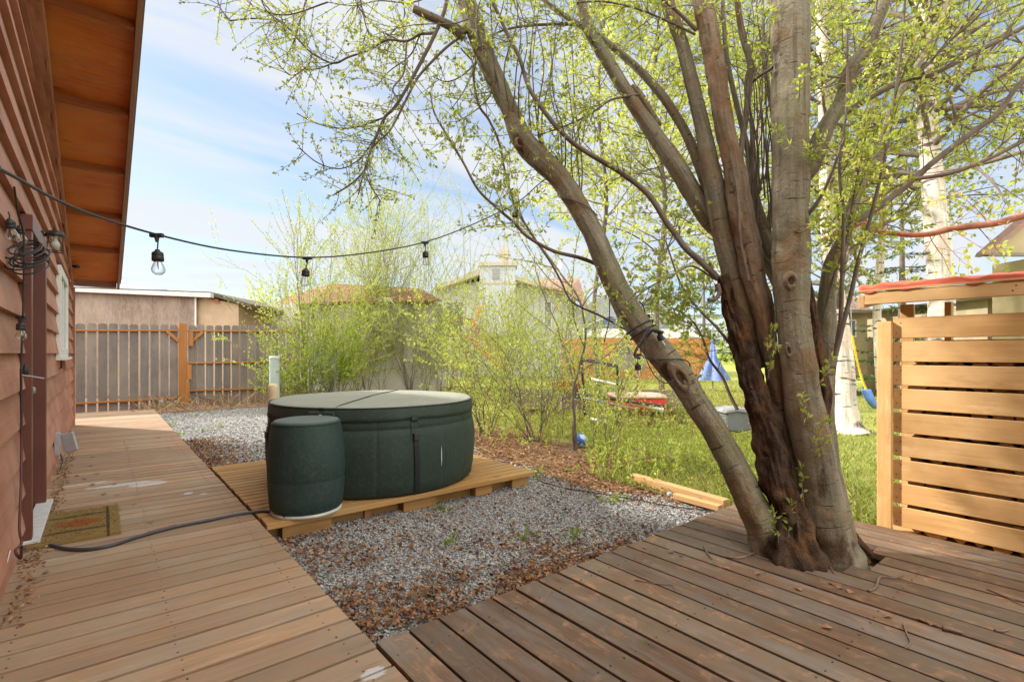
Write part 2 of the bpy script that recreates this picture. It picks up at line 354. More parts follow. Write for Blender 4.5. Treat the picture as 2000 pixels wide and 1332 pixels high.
def tubmat(name, c, top=None):
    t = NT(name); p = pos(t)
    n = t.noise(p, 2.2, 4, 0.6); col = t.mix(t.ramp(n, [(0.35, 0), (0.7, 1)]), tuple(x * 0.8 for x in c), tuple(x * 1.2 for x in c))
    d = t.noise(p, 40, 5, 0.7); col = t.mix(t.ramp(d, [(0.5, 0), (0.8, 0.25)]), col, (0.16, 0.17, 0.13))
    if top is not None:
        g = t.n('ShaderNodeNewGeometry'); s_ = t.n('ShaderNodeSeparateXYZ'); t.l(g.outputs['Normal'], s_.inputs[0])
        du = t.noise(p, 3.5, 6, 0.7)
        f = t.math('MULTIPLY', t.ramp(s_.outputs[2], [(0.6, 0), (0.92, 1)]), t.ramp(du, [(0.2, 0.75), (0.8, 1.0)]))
        col = t.mix(f, col, top)  # upward-facing surfaces mixed towards the paler top colour
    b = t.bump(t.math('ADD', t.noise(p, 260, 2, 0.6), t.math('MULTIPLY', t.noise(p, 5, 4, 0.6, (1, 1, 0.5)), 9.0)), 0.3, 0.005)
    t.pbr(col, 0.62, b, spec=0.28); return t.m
M['tub'] = tubmat('green_vinyl', (0.028, 0.046, 0.033))
M['tubtop'] = tubmat('green_vinyl_pale_top', (0.036, 0.054, 0.040), (0.33, 0.325, 0.25))
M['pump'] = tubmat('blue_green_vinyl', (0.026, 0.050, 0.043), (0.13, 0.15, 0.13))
M['strap'] = plain('strap_web', (0.012, 0.014, 0.014), 0.6, 0.2, 30, 0.1)
M['bark'] = barkmat('willow_bark', (0.185, 0.162, 0.112), (0.205, 0.125, 0.058), (0.05, 0.032, 0.02), 150, bump=0.8, moss=(0.20, 0.20, 0.10), stain_at=[(at(1612, 1075, 3.05), (0.2, 0.2, 0.16)), (at(1520, 1065, 3.1), (0.16, 0.16, 0.12)), (at(1605, 940, 3.05), (0.05, 0.05, 0.2)), (at(1300, 730, 3.35), (0.07, 0.07, 0.1)), (at(1010, 290, 3.85), (0.1, 0.1, 0.14))])
M['darkbark'] = barkmat('rotten_bark', (0.062, 0.038, 0.024), (0.20, 0.095, 0.035), (0.012, 0.008, 0.006), 10, bump=1.6, ringamt=0.85)
M['splitbark'] = barkmat('split_bark', (0.17, 0.125, 0.08), (0.20, 0.105, 0.05), (0.05, 0.03, 0.02), 30, bump=0.7)
M['twig'] = plain('twig_bark', (0.15, 0.115, 0.085), 0.8, 0.35, 9, 0.1)
M['drytwig'] = plain('dry_twig', (0.20, 0.125, 0.08), 0.8, 0.4, 20, 0.2)
M['shoot'] = plain('olive_shoot', (0.15, 0.14, 0.07), 0.7, 0.3, 9, 0.1)
M['redtwig'] = plain('rusty_branch', (0.30, 0.12, 0.07), 0.8, 0.4, 14, 0.5, bs=50)
M['birch'] = barkmat('birch_bark', (0.50, 0.45, 0.38), (0.60, 0.44, 0.32), (0.06, 0.045, 0.035), 42, ringamt=0.92, thr=0.36, stain_at=[(at(1672, 830, 9.0), (0.35, 0.35, 0.14))])
YG = [(0.0, (0.26, 0.35, 0.075)), (0.4, (0.41, 0.48, 0.115)), (0.85, (0.55, 0.58, 0.19)), (1.0, (0.45, 0.36, 0.14))]
YL = [(0.0, (0.38, 0.46, 0.11)), (0.5, (0.54, 0.60, 0.17)), (0.9, (0.68, 0.68, 0.27)), (1.0, (0.55, 0.42, 0.2))]
M['leaf'] = leafmat('young_leaf', YG); M['leafpale'] = leafmat('pale_leaf', YL)
M['leafgreen'] = leafmat('green_leaf', [(0, (0.16, 0.26, 0.035)), (0.6, (0.30, 0.40, 0.05)), (1, (0.42, 0.46, 0.08))])
M['needle'] = leafmat('spruce_needle', [(0, (0.05, 0.09, 0.03)), (0.6, (0.10, 0.15, 0.05)), (1, (0.16, 0.20, 0.07))], 0.15)
M['grass'] = leafmat('grass_blade', [(0, (0.18, 0.24, 0.045)), (0.5, (0.30, 0.35, 0.075)), (0.8, (0.44, 0.42, 0.15)), (1, (0.50, 0.40, 0.24))], 0.45)
M['straw'] = leafmat('dry_stalk', [(0, (0.22, 0.13, 0.08)), (0.5, (0.36, 0.24, 0.13)), (1, (0.52, 0.40, 0.22))], 0.2)
M['deadleaf'] = leafmat('dead_leaf', [(0, (0.13, 0.06, 0.035)), (0.5, (0.27, 0.13, 0.065)), (0.85, (0.42, 0.24, 0.12)), (1, (0.50, 0.35, 0.2))], 0.15, 0.8)

def stonemat():
    t = NT('gravel_stone'); rn = t.attr('rnd', False)
    col = t.ramp(rn, [(0, (0.16, 0.155, 0.15)), (0.35, (0.29, 0.285, 0.27)), (0.75, (0.43, 0.42, 0.39)), (0.88, (0.54, 0.53, 0.50)), (0.95, (0.40, 0.32, 0.24)), (1, (0.62, 0.60, 0.56))])
    col = t.mix(t.ramp(t.noise(pos(t), 140, 3), [(0.3, 0), (0.8, 0.5)]), col, (0.22, 0.21, 0.20))
    t.pbr(col, 0.8, spec=0.25); return t.m
M['stone'] = stonemat()
def groundmat():                                           # lawn, bed soil and rough grass, by place
    t = NT('yard_ground'); p = pos(t); s_ = t.n('ShaderNodeSeparateXYZ'); t.l(p, s_.inputs[0])
    n1_ = t.noise(p, 0.9, 5, 0.65); n2_ = t.noise(p, 22, 5, 0.7); n3_ = t.noise(p, 3.5, 5, 0.6)
    soil = t.mix(t.ramp(n2_, [(0.35, 0), (0.65, 1)]), (0.10, 0.055, 0.032), (0.24, 0.14, 0.085))
    lawn = t.mix(t.ramp(n2_, [(0.3, 0), (0.7, 1)]), (0.20, 0.23, 0.045), (0.34, 0.36, 0.08))
    lawn = t.mix(t.ramp(n3_, [(0.5, 0), (0.7, 0.7)]), lawn, (0.36, 0.30, 0.15))
    d = t.math('ADD', s_.outputs[0], t.math('MULTIPLY', n1_, 2.4))
    f = t.ramp(t.math('MULTIPLY', t.math('SUBTRACT', d, 5.8), 0.4), [(0.3, 0), (0.8, 1)])
    t.pbr(t.mix(f, soil, lawn), 0.95, t.bump(n2_, 0.6, 0.02), spec=0.1); return t.m
M['ground'] = groundmat()
M['gravelbase'] = plain('gravel_bed', (0.17, 0.155, 0.14), 0.9, 0.4, 60, 0.6)
def coir():
    t = NT('coir_mat'); p = pos(t); gc = t.attr('gc')
    n = t.noise(p, 220, 3, 0.8); col = t.mix(t.ramp(n, [(0.3, 0), (0.7, 1)]), (0.24, 0.15, 0.05), (0.50, 0.34, 0.13))
    def blob(cx_, cy_, a, b, c, col, soft=0.3, amt=0.85):
        m_ = t.n('ShaderNodeMapping'); m_.inputs['Location'].default_value = (-cx_ / a, -cy_ / b, 0); m_.inputs['Scale'].default_value = (1 / a, 1 / b, 0)
        t.l(p, m_.inputs[0]); ln = t.n('ShaderNodeVectorMath', operation='LENGTH'); t.l(m_.outputs[0], ln.inputs[0])
        s2 = t.math('ADD', ln.outputs['Value'], t.math('MULTIPLY', t.noise(p, 30, 4, 0.7), 0.5))
        return t.mix(t.ramp(t.math('MULTIPLY', s2, 0.5), [(0.5, amt), (0.5 + soft / 2, 0)]), col, c)
    col = blob(-0.13, 4.80, 0.14, 0.10, (0.42, 0.11, 0.03), col)
    for yy in (4.60, 5.0): col = blob(-0.14, yy, 0.2, 0.035, (0.05, 0.04, 0.03), col, 0.25, 0.7)
    col = blob(0.035, 4.8, 0.012, 0.6, (0.05, 0.035, 0.025), col, 0.3, 0.8)
    t.pbr(col, 0.95, t.bump(n, 1.0, 0.012), spec=0.05); return t.m
M['coir'] = coir(); M['screw'] = plain('screw_head', (0.05, 0.045, 0.04), 0.5)

# ------------------------------------------------------------------ ground
mb = MB(); S = 400
mb.add([(-S, -S, -0.19), (S, -S, -0.19), (S, S, -0.19), (-S, S, -0.19)], [[0, 1, 2, 3]])
struct(mb.build('ground', M['ground']), 'lawn and bare earth of the back yard reaching away past the neighbours')
random.seed(3)
def gx(y): return 4.05 + 0.25 * math.sin(y * 1.1) + 0.12 * math.sin(y * 3.1)
mb = MB(); ys = np.linspace(1.2, 14.3, 40)
V = [(0.7, y, -0.165) for y in ys] + [(gx(y) + 0.1, y, -0.165) for y in ys]
mb.add(V, [[i, i + 40, i + 41, i + 1] for i in range(39)])
struct(mb.build('gravel_bed', M['gravelbase']), 'grey gravel bed beneath the loose stones')

# gravel stones: one mass
t_ = (1 + 5 ** 0.5) / 2
ICO = np.array([(-1, t_, 0), (1, t_, 0), (-1, -t_, 0), (1, -t_, 0), (0, -1, t_), (0, 1, t_), (0, -1, -t_), (0, 1, -t_), (t_, 0, -1), (t_, 0, 1), (-t_, 0, -1), (-t_, 0, 1)]) / math.sqrt(1 + t_ * t_)
ICF = np.array([(0, 11, 5), (0, 5, 1), (0, 1, 7), (0, 7, 10), (0, 10, 11), (1, 5, 9), (5, 11, 4), (11, 10, 2), (10, 7, 6), (7, 1, 8), (3, 9, 4), (3, 4, 2), (3, 2, 6), (3, 6, 8), (3, 8, 9), (4, 9, 5), (2, 4, 11), (6, 2, 10), (8, 6, 7), (9, 8, 1)])
rg = np.random.default_rng(5)
def stones(n, box, rmin, rmax, keep=None, z0=-0.158):
    x0, x1, y0, y1 = box
    X = rg.uniform(x0, x1, n); Y = rg.uniform(y0, y1, n)
    if keep is not None: k = keep(X, Y); X = X[k]; Y = Y[k]
    n = len(X); r = rg.uniform(rmin, rmax, n)
    sc = np.stack([r * rg.uniform(0.75, 1.3, n), r * rg.uniform(0.7, 1.1, n), r * rg.uniform(0.45, 0.8, n)], 1)
    P = ICO[None] * sc[:, None] * rg.uniform(0.78, 1.18, (n, 12, 1))
    a = rg.uniform(0, 6.28, n); b = rg.uniform(-0.5, 0.5, n)
    ca, sa, cb, sb = np.cos(a)[:, None], np.sin(a)[:, None], np.cos(b)[:, None], np.sin(b)[:, None]
    x, y, z = P[..., 0], P[..., 1], P[..., 2]
    x, z = x * cb - z * sb, x * sb + z * cb
    x, y = x * ca - y * sa, x * sa + y * ca
    zz = z0 + rg.uniform(0, 0.012, n) + (0.010 * (rg.uniform(0, 1, n) > 0.93)) + 0.008 * np.sin(X * 3) * np.cos(Y * 2.3)
    V = np.stack([x + X[:, None], y + Y[:, None], z + zz[:, None]], -1).reshape(-1, 3)
    Fc = (ICF[None] + (np.arange(n) * 12)[:, None, None]).reshape(-1, 3)
    return V, Fc, np.repeat(rg.uniform(0, 1, n), 12)
inner = lambda X, Y: (X < 4.05 + 0.25 * np.sin(Y * 1.1) + 0.12 * np.sin(Y * 3.1) + rg.uniform(-0.15, 0.2, len(X))) & ~((X > 1.0) & (X < 3.5) & (Y > 4.1) & (Y < 6.3))
mb = MB()
for n, b_, a0, a1 in ((62000, (0.88, 4.6, 2.0, 4.15), 0.0055, 0.0115), (20000, (0.88, 4.6, 4.1, 7.0), 0.009, 0.015), (38000, (0.88, 4.6, 6.3, 14.2), 0.013, 0.022)):
    mb.add(*stones(n, b_, a0, a1, inner))
tag(mb.build('gravel', M['stone']), 'loose grey and white gravel stones around the pallet platform', kind='stuff')

# walkway boards (run across, X) and deck boards (run along Y)
mb = MB(); random.seed(11); y = 0.0 - 1.2; pw = 0.153
while y < 13.55:
    mb.box(((-0.40 + 0.905) / 2, y + pw / 2, -0.019 + random.uniform(-.0012, .0012)), (1.305 + random.uniform(-.006, .006), pw - random.uniform(0.014, 0.024), 0.038), None, 0); y += pw
for xx in (-0.3, 0.25, 0.8): mb.box((xx, 6.2, -0.09), (0.04, 14.6, 0.1), None, 1, 0.0)
wk = struct(mb.build('walkway', M['walk'], bevel=0.0015), 'long tan board walkway running along the red house wall')
mb = MB(); y = -1.2
while y < 9:
    if y > 0.8:
        for xx in (-0.3, 0.25, 0.8):
            for yy in (0.035, 0.115): mb.lathe((xx + random.uniform(-.008, .008), y + yy, 0.0018), [(0.001, 0.0), (0.0042, 0.0), (0.0045, -0.004)], 8)
    y += pw
o = mb.build('screws', M['screw'], wk); o['kind'] = 'stuff'
TREE = onz(1598, 1068)
mb = MB(); x = 0.915; pd = 0.157
hx0, hx1, hy0, hy1 = TREE[0] - 0.34, TREE[0] + 0.36, TREE[1] - 0.33, TREE[1] + 0.38
while x < 4.22:
    w = pd - random.uniform(0.012, 0.021); z = -0.019 + random.uniform(-.0015, .0015); ye = 2.055 + random.uniform(-.006, .006)
    xc = x + pd / 2; q = 1 - ((xc - (hx0 + hx1) / 2) / ((hx1 - hx0) / 2)) ** 2
    def bd(y0, y1): mb.box((xc, (y0 + y1) / 2, z), (w, y1 - y0, 0.038), None, 1, rr_)
    rr_ = random.random()
    if q > 0:
        hh = (hy1 - hy0) / 2 * math.sqrt(q); cy = (hy0 + hy1) / 2; bd(-3.0, cy - hh)
        if cy + hh < ye: bd(cy + hh, ye)
    else: bd(-3.0, ye)
    x += pd
DECK_X1 = x
for yy in (-2.5, -1.2, 0.2, 1.9): mb.box((2.55, yy, -0.09), (3.2, 0.04, 0.1), None, 0, 0.0)
mb.box((DECK_X1 - 0.02, -0.5, -0.1), (0.035, 5.0, 0.11), None, 1)
dk = struct(mb.build('deck', M['deck'], bevel=0.0015), 'dark brown weathered board deck with a hole cut around the tree')
mb = MB(); x = 0.915
while x < 4.2:
    for yy in (1.9, 1.3, 0.75, 0.2, -0.5):
        if hx0 < x + .08 < hx1 and hy0 < yy < hy1: continue
        for xx in (0.035, 0.12): mb.lathe((x + xx, yy + random.uniform(-.008, .008), 0.0018), [(0.001, 0.0), (0.0042, 0.0), (0.0045, -0.004)], 8)
    x += pd
o = mb.build('screws', M['screw'], dk); o['kind'] = 'stuff'

# ------------------------------------------------------------------ red house
XW = -0.405; YE = 11.6
def rake(y): return 2.44 + 0.30 * (YE - y) if y > 1.5 else 2.44 + 0.30 * (YE - 1.5) - 0.30 * (1.5 - y)
house = thing('house', 'red lap-sided house with orange soffit along the left of the walkway', 'house', (-4, 3, -0.15))
mb = MB(); ex = 0.225; z = -0.10; random.seed(4)
DY0, DY1 = 4.46, 5.62; DTOP = 2.12
WY0, WY1, WZ0, WZ1 = 7.70, 9.28, 1.20, 2.26
def lap(y0, y1, z0, z1):
    if y1 - y0 < 0.02: return
    t0, t1 = 0.048, 0.008
    # clip top to rake
    def top(y): return min(z1, rake(y) - 0.0)
    V = []
    for y in (y0, y1):
        zt = max(z0 + 0.001, top(y)); V += [(XW - 0.02, y, z0), (XW - 0.02 + 0.0 + t0, y, z0), (XW - 0.02 + t1, y, zt), (XW - 0.03, y, zt)]
    V = np.array(V); o = random.uniform(0, 50)
    gc = np.stack([V[:, 1] + o, V[:, 2] + o, V[:, 0]], 1)
    mb.add(V, [[0, 1, 2, 3], [7, 6, 5, 4], [1, 5, 6, 2], [0, 4, 5, 1], [3, 2, 6, 7]], random.random(), gc)
while z < 5.4:
    z1 = z + ex + 0.02
    ymax = YE if z < 2.44 else YE - (z - 2.44) / 0.30
    ymin = -8.6 if z < 2.44 else 1.5 - (ymax - 1.5)
    if ymax > ymin:
        segs = [(ymin, ymax)]
        def cut(segs, a, b, c, d):
            if z1 <= c + 0.02 or z >= d - 0.02: return segs
            out = []
            for s0, s1 in segs:
                if s1 <= a or s0 >= b: out.append((s0, s1)); continue
                if s0 < a: out.append((s0, a))
                if s1 > b: out.append((b, s1))
            return out
        segs = cut(segs, DY0, DY1, -1, DTOP); segs = cut(segs, WY0, WY1, WZ0, WZ1)
        for s0, s1 in segs:
            # board joints
            cuts = [s0]; yy = s0 + random.uniform(1.2, 4.0)
            while yy < s1 - 0.5: cuts.append(yy); yy += random.uniform(2.4, 4.5)
            cuts.append(s1)
            for a, b in zip(cuts[:-1], cuts[1:]): lap(a, b - (0.002 if b < s1 else 0), z, z1)
    z += ex
mb.build('siding', M['siding'], house)
mb = MB()  # body behind siding
P = [(XW - 0.035, YE, -0.15), (XW - 0.035, YE, 2.42), (XW - 0.035, 1.5, rake(1.5) - 0.03), (XW - 0.035, -8.6, 2.42), (XW - 0.035, -8.6, -0.15)]
mb.prism(P, (-9, 0, 0)); mb.build('wall', M['siding'], house)
mb = MB(); mb.box((XW + 0.0, YE + 0.006, 1.12), (0.09, 0.02, 2.56)); mb.build('corner_trim', M['siding'], house)
# soffit, joists, fascia, roof
def xo(y): return 0.213 + (11.6 - y) * 0.004
ov = YE + 0.02
mb = MB(); th_ = 0.02
ysx = [ov, 1.5]
P = np.array([(XW - 0.03, ov, rake(ov)), (xo(ov), ov, rake(ov)), (xo(1.5), 1.5, rake(1.5)), (XW - 0.03, 1.5, rake(1.5))]) + [0, 0, 0.09]
mb.prism(P, (0, 0, th_)); mb.G[-1] = mb.V[-1][:, [0, 1, 2]] * [1, 1, 1]
P2 = np.array([(XW - 0.03, -8.6, 2.44), (xo(1.5), -8.6, 2.44), (xo(1.5), 1.5, rake(1.5)), (XW - 0.03, 1.5, rake(1.5))]) + [0, 0, 0.09]
mb.prism(P2[::-1], (0, 0, th_)); mb.build('soffit', M['soffit'], house)
sl_n = np.array([0, 0.30, 1.0]); sl_n /= np.linalg.norm(sl_n)
def on_soffit(u, v):
    r = ray(u, v); t = (2.44 + 0.3 * YE - H) / (r[2] + 0.3 * r[1]); return CAMP + r * t
jy = [on_soffit(a, b)[1] for a, b in ((99, 195), (116, 323), (126, 417), (133.6, 488))]
jy = [jy[0] - 1.2 * k for k in (3, 2, 1)] + jy
for yj in jy:
    mb = MB(); mb.span((XW - 0.01, yj, rake(yj) + 0.045), (xo(yj) - 0.005, yj, rake(yj) + 0.045), 0.04, 0.088, sl_n)
    mb.build('soffit_joist', M['joist'], house, bevel=0.002)
mb = MB(); mb.span((XW - 0.01, YE - 0.0, rake(YE) + 0.05), (xo(YE) - 0.005, YE, rake(YE) + 0.05), 0.04, 0.13, sl_n); mb.build('end_board', M['fascia'], house, bevel=0.002)
mb = MB()
for k, (a, b) in enumerate(((ov + 0.03, 8.6), (8.598, 5.2), (5.198, 1.5))):
    mb.span((xo(a) + 0.02, a, rake(a) + 0.07), (xo(b) + 0.02, b, rake(b) + 0.07), 0.038, 0.17, sl_n)
mb.build('fascia', M['fascia'], house, bevel=0.003)
mb = MB()
for k, (a, b) in enumerate(((ov + 0.06, 9.4), (9.398, 6.5), (6.498, 1.5))):
    mb.span((xo(a) + 0.050, a, rake(a) + 0.15), (xo(b) + 0.050, b, rake(b) + 0.15), 0.02, 0.09, sl_n)
mb.build('drip_edge', M['fascia'], house)
mb = MB()
P = np.array([(xo(ov) + 0.07, ov + 0.1, rake(ov + .1) + 0.20), (-9.5, ov + 0.1, rake(ov + .1) + 0.20), (-9.5, 1.5, rake(1.5) + 0.20), (xo(1.5) + 0.07, 1.5, rake(1.5) + 0.20)]); mb.prism(P, (0, 0, 0.03))
P = np.array([(0.27, -9.2, 2.46), (-9.5, -9.2, 2.46), (-9.5, 1.5, rake(1.5) + 0.20), (0.27, 1.5, rake(1.5) + 0.20)]); mb.prism(P[::-1], (0, 0, 0.03))
mb.build('roof', plain('asphalt_shingle', (0.09, 0.08, 0.075), 0.9, 0.3, 30, 0.5), house)
mb = MB(); mb.span((XW + 0.015, ov - 0.05, rake(ov) - 0.005), (XW + 0.015, 1.5, rake(1.5) - 0.005), 0.025, 0.14, sl_n); mb.build('frieze_board', M['siding'], house, bevel=0.002)
# door
fr = MB(); xf = XW + 0.035
fr.box((xf - 0.03, DY0 + 0.05, 1.06), (0.10, 0.10, 2.10)); fr.box((xf - 0.03, DY1 - 0.05, 1.06), (0.10, 0.10, 2.10)); fr.box((xf - 0.028, (DY0 + DY1) / 2, DTOP - 0.03), (0.11, DY1 - DY0 + 0.04, 0.10))
dr = MB(); dr.box((XW - 0.035, (DY0 + DY1) / 2, 1.03), (0.04, DY1 - DY0 - 0.2, 2.0))
door = dr.build('door', M['door'], house, bevel=0.003)
fr.build('door_frame', M['door'], door, bevel=0.004)
p_ = MB()
for (a, b) in ((0.2, 0.95), (1.1, 1.9)): p_.box((XW - 0.012, (DY0 + DY1) / 2, (a + b) / 2), (0.012, 0.62, b - a))
p_.build('door_panel', M['door'], door, bevel=0.004)
k_ = MB(); k_.lathe((XW - 0.01, DY0 + 0.2, 1.0), [(0.001, 0), (0.012, 0), (0.012, 0.03), (0.028, 0.035), (0.03, 0.055), (0.015, 0.07), (0.001, 0.07)], 16, ax=(1, 0, 0)); k_.build('door_handle', M['steel'], door, True)
ts = MB(); ts.box((XW + 0.045, (DY0 + DY1) / 2 + 0.0, 0.035), (0.10, DY1 - DY0 + 0.02, 0.025)); ts.box((XW + 0.03, (DY0 + DY1) / 2, 0.012), (0.07, DY1 - DY0, 0.02)); ts.build('threshold', M['alum'], house, bevel=0.004)
# window
wf = MB(); yc, zc = (WY0 + WY1) / 2, (WZ0 + WZ1) / 2; xw = XW + 0.022
for (y_, z_, a, b) in ((WY0 + 0.05, zc, 0.10, WZ1 - WZ0), (WY1 - 0.05, zc, 0.10, WZ1 - WZ0), (yc, WZ0 + 0.05, WY1 - WY0 - 0.2, 0.10), (yc, WZ1 - 0.05, WY1 - WY0 - 0.2, 0.10)): wf.box((xw, y_, z_), (0.05, a, b))
for (y_, z_, a, b) in ((WY0 + 0.12, zc, 0.04, WZ1 - WZ0 - 0.2), (WY1 - 0.12, zc, 0.04, WZ1 - WZ0 - 0.2), (yc, zc, 0.05, WZ1 - WZ0 - 0.2)): wf.box((xw - 0.015, y_, z_), (0.05, a, b))
wp = MB(); wp.box((XW - 0.012, yc, zc), (0.006, WY1 - WY0 - 0.2, WZ1 - WZ0 - 0.2))
win = wf.build('window', M['white'], house, bevel=0.004); wp.build('pane', M['pane'], win)
wf = MB(); wf.box((xw + 0.02, yc, WZ0 - 0.015), (0.09, WY1 - WY0 + 0.06, 0.03)); wf.build('sill', M['white'], win, bevel=0.003)

# wall lamp
LC = onX(108, 474, -0.30)
lamp = thing('wall_lamp', 'black carriage lantern with clear glass beside the brown door', 'lamp', (XW + 0.01, LC[1] + 0.02, LC[2]))
mb = MB(); mb.box((XW + 0.025, LC[1] + 0.02, LC[2] + 0.01), (0.025, 0.10, 0.15)); mb.build('back_plate', M['black'], lamp, bevel=0.005)
mb = MB(); mb.tube([(XW + 0.03, LC[1] + .02, LC[2] + 0.05), (XW + 0.07, LC[1] + .01, LC[2] + 0.065), (LC[0], LC[1], LC[2] + 0.085)], 0.009, 8); mb.build('arm', M['black'], lamp, True)
mb = MB(); mb.lathe(LC, [(0.001, 0.125), (0.006, 0.12), (0.006, 0.105), (0.02, 0.10), (0.05, 0.09), (0.066, 0.062), (0.066, 0.055), (0.001, 0.055)], 24); mb.build('lamp_cap', M['black'], lamp, True)
mb = MB()
for a in range(4):
    q = R_(45 + 90 * a); mb.tube([LC + [0.062 * math.cos(q), 0.062 * math.sin(q), 0.06], LC + [0.073 * math.cos(q), 0.073 * math.sin(q), -0.075]], 0.0035, 6)
for a in range(4):
    q0, q1 = R_(45 + 90 * a), R_(135 + 90 * a); mb.tube([LC + [0.073 * math.cos(q0), 0.073 * math.sin(q0), -0.075], LC + [0.073 * math.cos(q1), 0.073 * math.sin(q1), -0.075]], 0.0045, 6)
mb.build('lamp_cage', M['black'], lamp)
mb = MB(); mb.lathe(LC, [(0.043, 0.055), (0.05, -0.072)], 4); mb.V[0] = (mb.V[0] - LC) @ np.array(Matrix.Rotation(R_(45), 3, 'Z')).T + LC; mb.build('lamp_glass', M['glass'], lamp)
mb = MB(); mb.lathe(LC, [(0.012, 0.055), (0.014, 0.02), (0.032, -0.01), (0.033, -0.03), (0.02, -0.05), (0.001, -0.055)], 20); mb.build('lamp_bulb', M['bulbwhite'], lamp, True)

# security camera under the soffit
c = onX(148, 521, -0.33)
sc_ = thing('security_camera', 'small bullet camera under the far end of the soffit', 'camera', c)
mb = MB(); mb.lathe(c, [(0.001, -0.05), (0.03, -0.05), (0.03, 0.05), (0.02, 0.055), (0.001, 0.055)], 16, ax=(0.5, -0.8, -0.1)); mb.build('camera_body', M['black'], sc_, True)
mb = MB(); mb.tube([c, c + [-0.06, 0.02, -0.03], (XW, c[1] + 0.05, c[2] - 0.06)], 0.01, 8); mb.build('bracket', M['greyplastic'], sc_, True)

# outlet with open weather cover
c = onX(118, 866, XW + 0.06)
ob = thing('outlet_box', 'grey weatherproof outlet box with its lid open low on the siding', 'outlet box', (XW, c[1], c[2]))
mb = MB(); mb.box((XW + 0.035, c[1] + 0.0, c[2]), (0.05, 0.10, 0.24)); mb.build('outlet_base', M['greyplastic'], ob, bevel=0.006)
Rm = np.array(Matrix.Rotation(R_(-28), 3, 'Z') @ Matrix.Rotation(R_(-14), 3, 'Y'))
mb = MB(); mb.box((XW + 0.135, c[1] - 0.02, c[2] + 0.01), (0.125, 0.03, 0.21), Rm); mb.build('outlet_lid', M['greyplastic'], ob, bevel=0.008)
mb = MB()
for k in range(3):
    p0 = np.array([XW + 0.05, c[1] + 0.03 * k - 0.03, c[2] - 0.08]); mb.tube([p0, p0 + [0.03, -0.03, -0.1], p0 + [0.0, -0.1 - .05 * k, -0.24], p0 + [0.01, -0.2, -0.30]], 0.005, 6)
mb.build('outlet_wire', M['black'], ob, True)

# ------------------------------------------------------------------ door mat, power cord
m_ = thing('doormat', 'worn brown coir doormat with a faded orange patch before the door', 'doormat', (-0.14, 4.8, 0))
mb = MB(); nx_, ny_ = 24, 40
gx_ = np.linspace(-0.375, 0.105, nx_); gy_ = np.linspace(4.40, 5.19, ny_); P = []
for yy in gy_:
    for xx in gx_: P.append((xx + 0.002 * math.sin(yy * 20), yy + 0.004 * math.sin(xx * 9), 0.024 + 0.005 * mnoise.noise(Vector((xx * 6, yy * 6, 0))) + random.uniform(-.0015, .0015)))
n0 = len(P)
idx = np.arange(n0).reshape(ny_, nx_); Fq = np.stack([idx[:-1, :-1], idx[:-1, 1:], idx[1:, 1:], idx[1:, :-1]], -1).reshape(-1, 4)
mb.add(P, Fq)
ring = list(idx[0]) + list(idx[1:, -1]) + list(idx[-1, ::-1][1:]) + list(idx[::-1, 0][1:-1]); Pr = [P[i] for i in ring]; Pb = [(a, b, 0.002) for a, b, _ in Pr]; kk = len(ring)
mb.add(Pr + Pb, [[i, i + kk, (i + 1) % kk + kk, (i + 1) % kk] for i in range(kk)])
mb.build('mat_pile', M['coir'], m_)
mb = MB(); rgm = random.Random(2)
for _ in range(2600):
    sx_, sy_ = rgm.uniform(-0.375, 0.105), rgm.uniform(4.40, 5.19); a = rgm.uniform(0, 6.28); l_ = rgm.uniform(0.008, 0.025)
    q = np.array([sx_, sy_, 0.025]); d = np.array([math.cos(a), math.sin(a), 0.5]) * l_; mb.add([q, q + d, q + d * 0.5 + [0.0015, -0.0015, 0.002]], [[0, 1, 2]])
fz = mb.build('mat_fibre', M['straw'], m_); fz['kind'] = 'stuff'

def smooth(P, n=8):
    P = np.asarray(P, float); Q = np.vstack([2 * P[0] - P[1], P, 2 * P[-1] - P[-2]]); out = []
    for i in range(1, len(Q) - 2):
        for t in np.linspace(0, 1, n, endpoint=False):
            a, b, c_, d = Q[i - 1], Q[i], Q[i + 1], Q[i + 2]
            out.append(0.5 * ((2 * b) + (-a + c_) * t + (2 * a - 5 * b + 4 * c_ - d) * t * t + (-a + 3 * b - 3 * c_ + d) * t ** 3))
    out.append(P[-1]); return np.array(out)
mb = MB()
pts = [(32, 1053), (55, 1056), (90, 1062), (130, 1071), (175, 1072), (220, 1064), (270, 1048), (340, 1029), (410, 1015), (470, 1003), (522, 998)]
P = [onz(u, v, 0.012) for u, v in pts] + [np.array([1.07, 3.98, 0.03])]
mb.tube(smooth(P), 0.011, 10); tag(mb.build('power_cord', M['cord'], None, True), 'thick black power cord crossing the walkway from the door to the pump', 'cord')
mb = MB(); P = [onz(u, v, -0.135) for u, v in ((1050, 938), (1100, 952), (1170, 963), (1240, 975), (1310, 988), (1385, 997))]
mb.tube(smooth(P), 0.006, 6); tag(mb.build('garden_cable', M['rubber'], None, True), 'thin black cable lying on the gravel near the deck edge', 'cable')

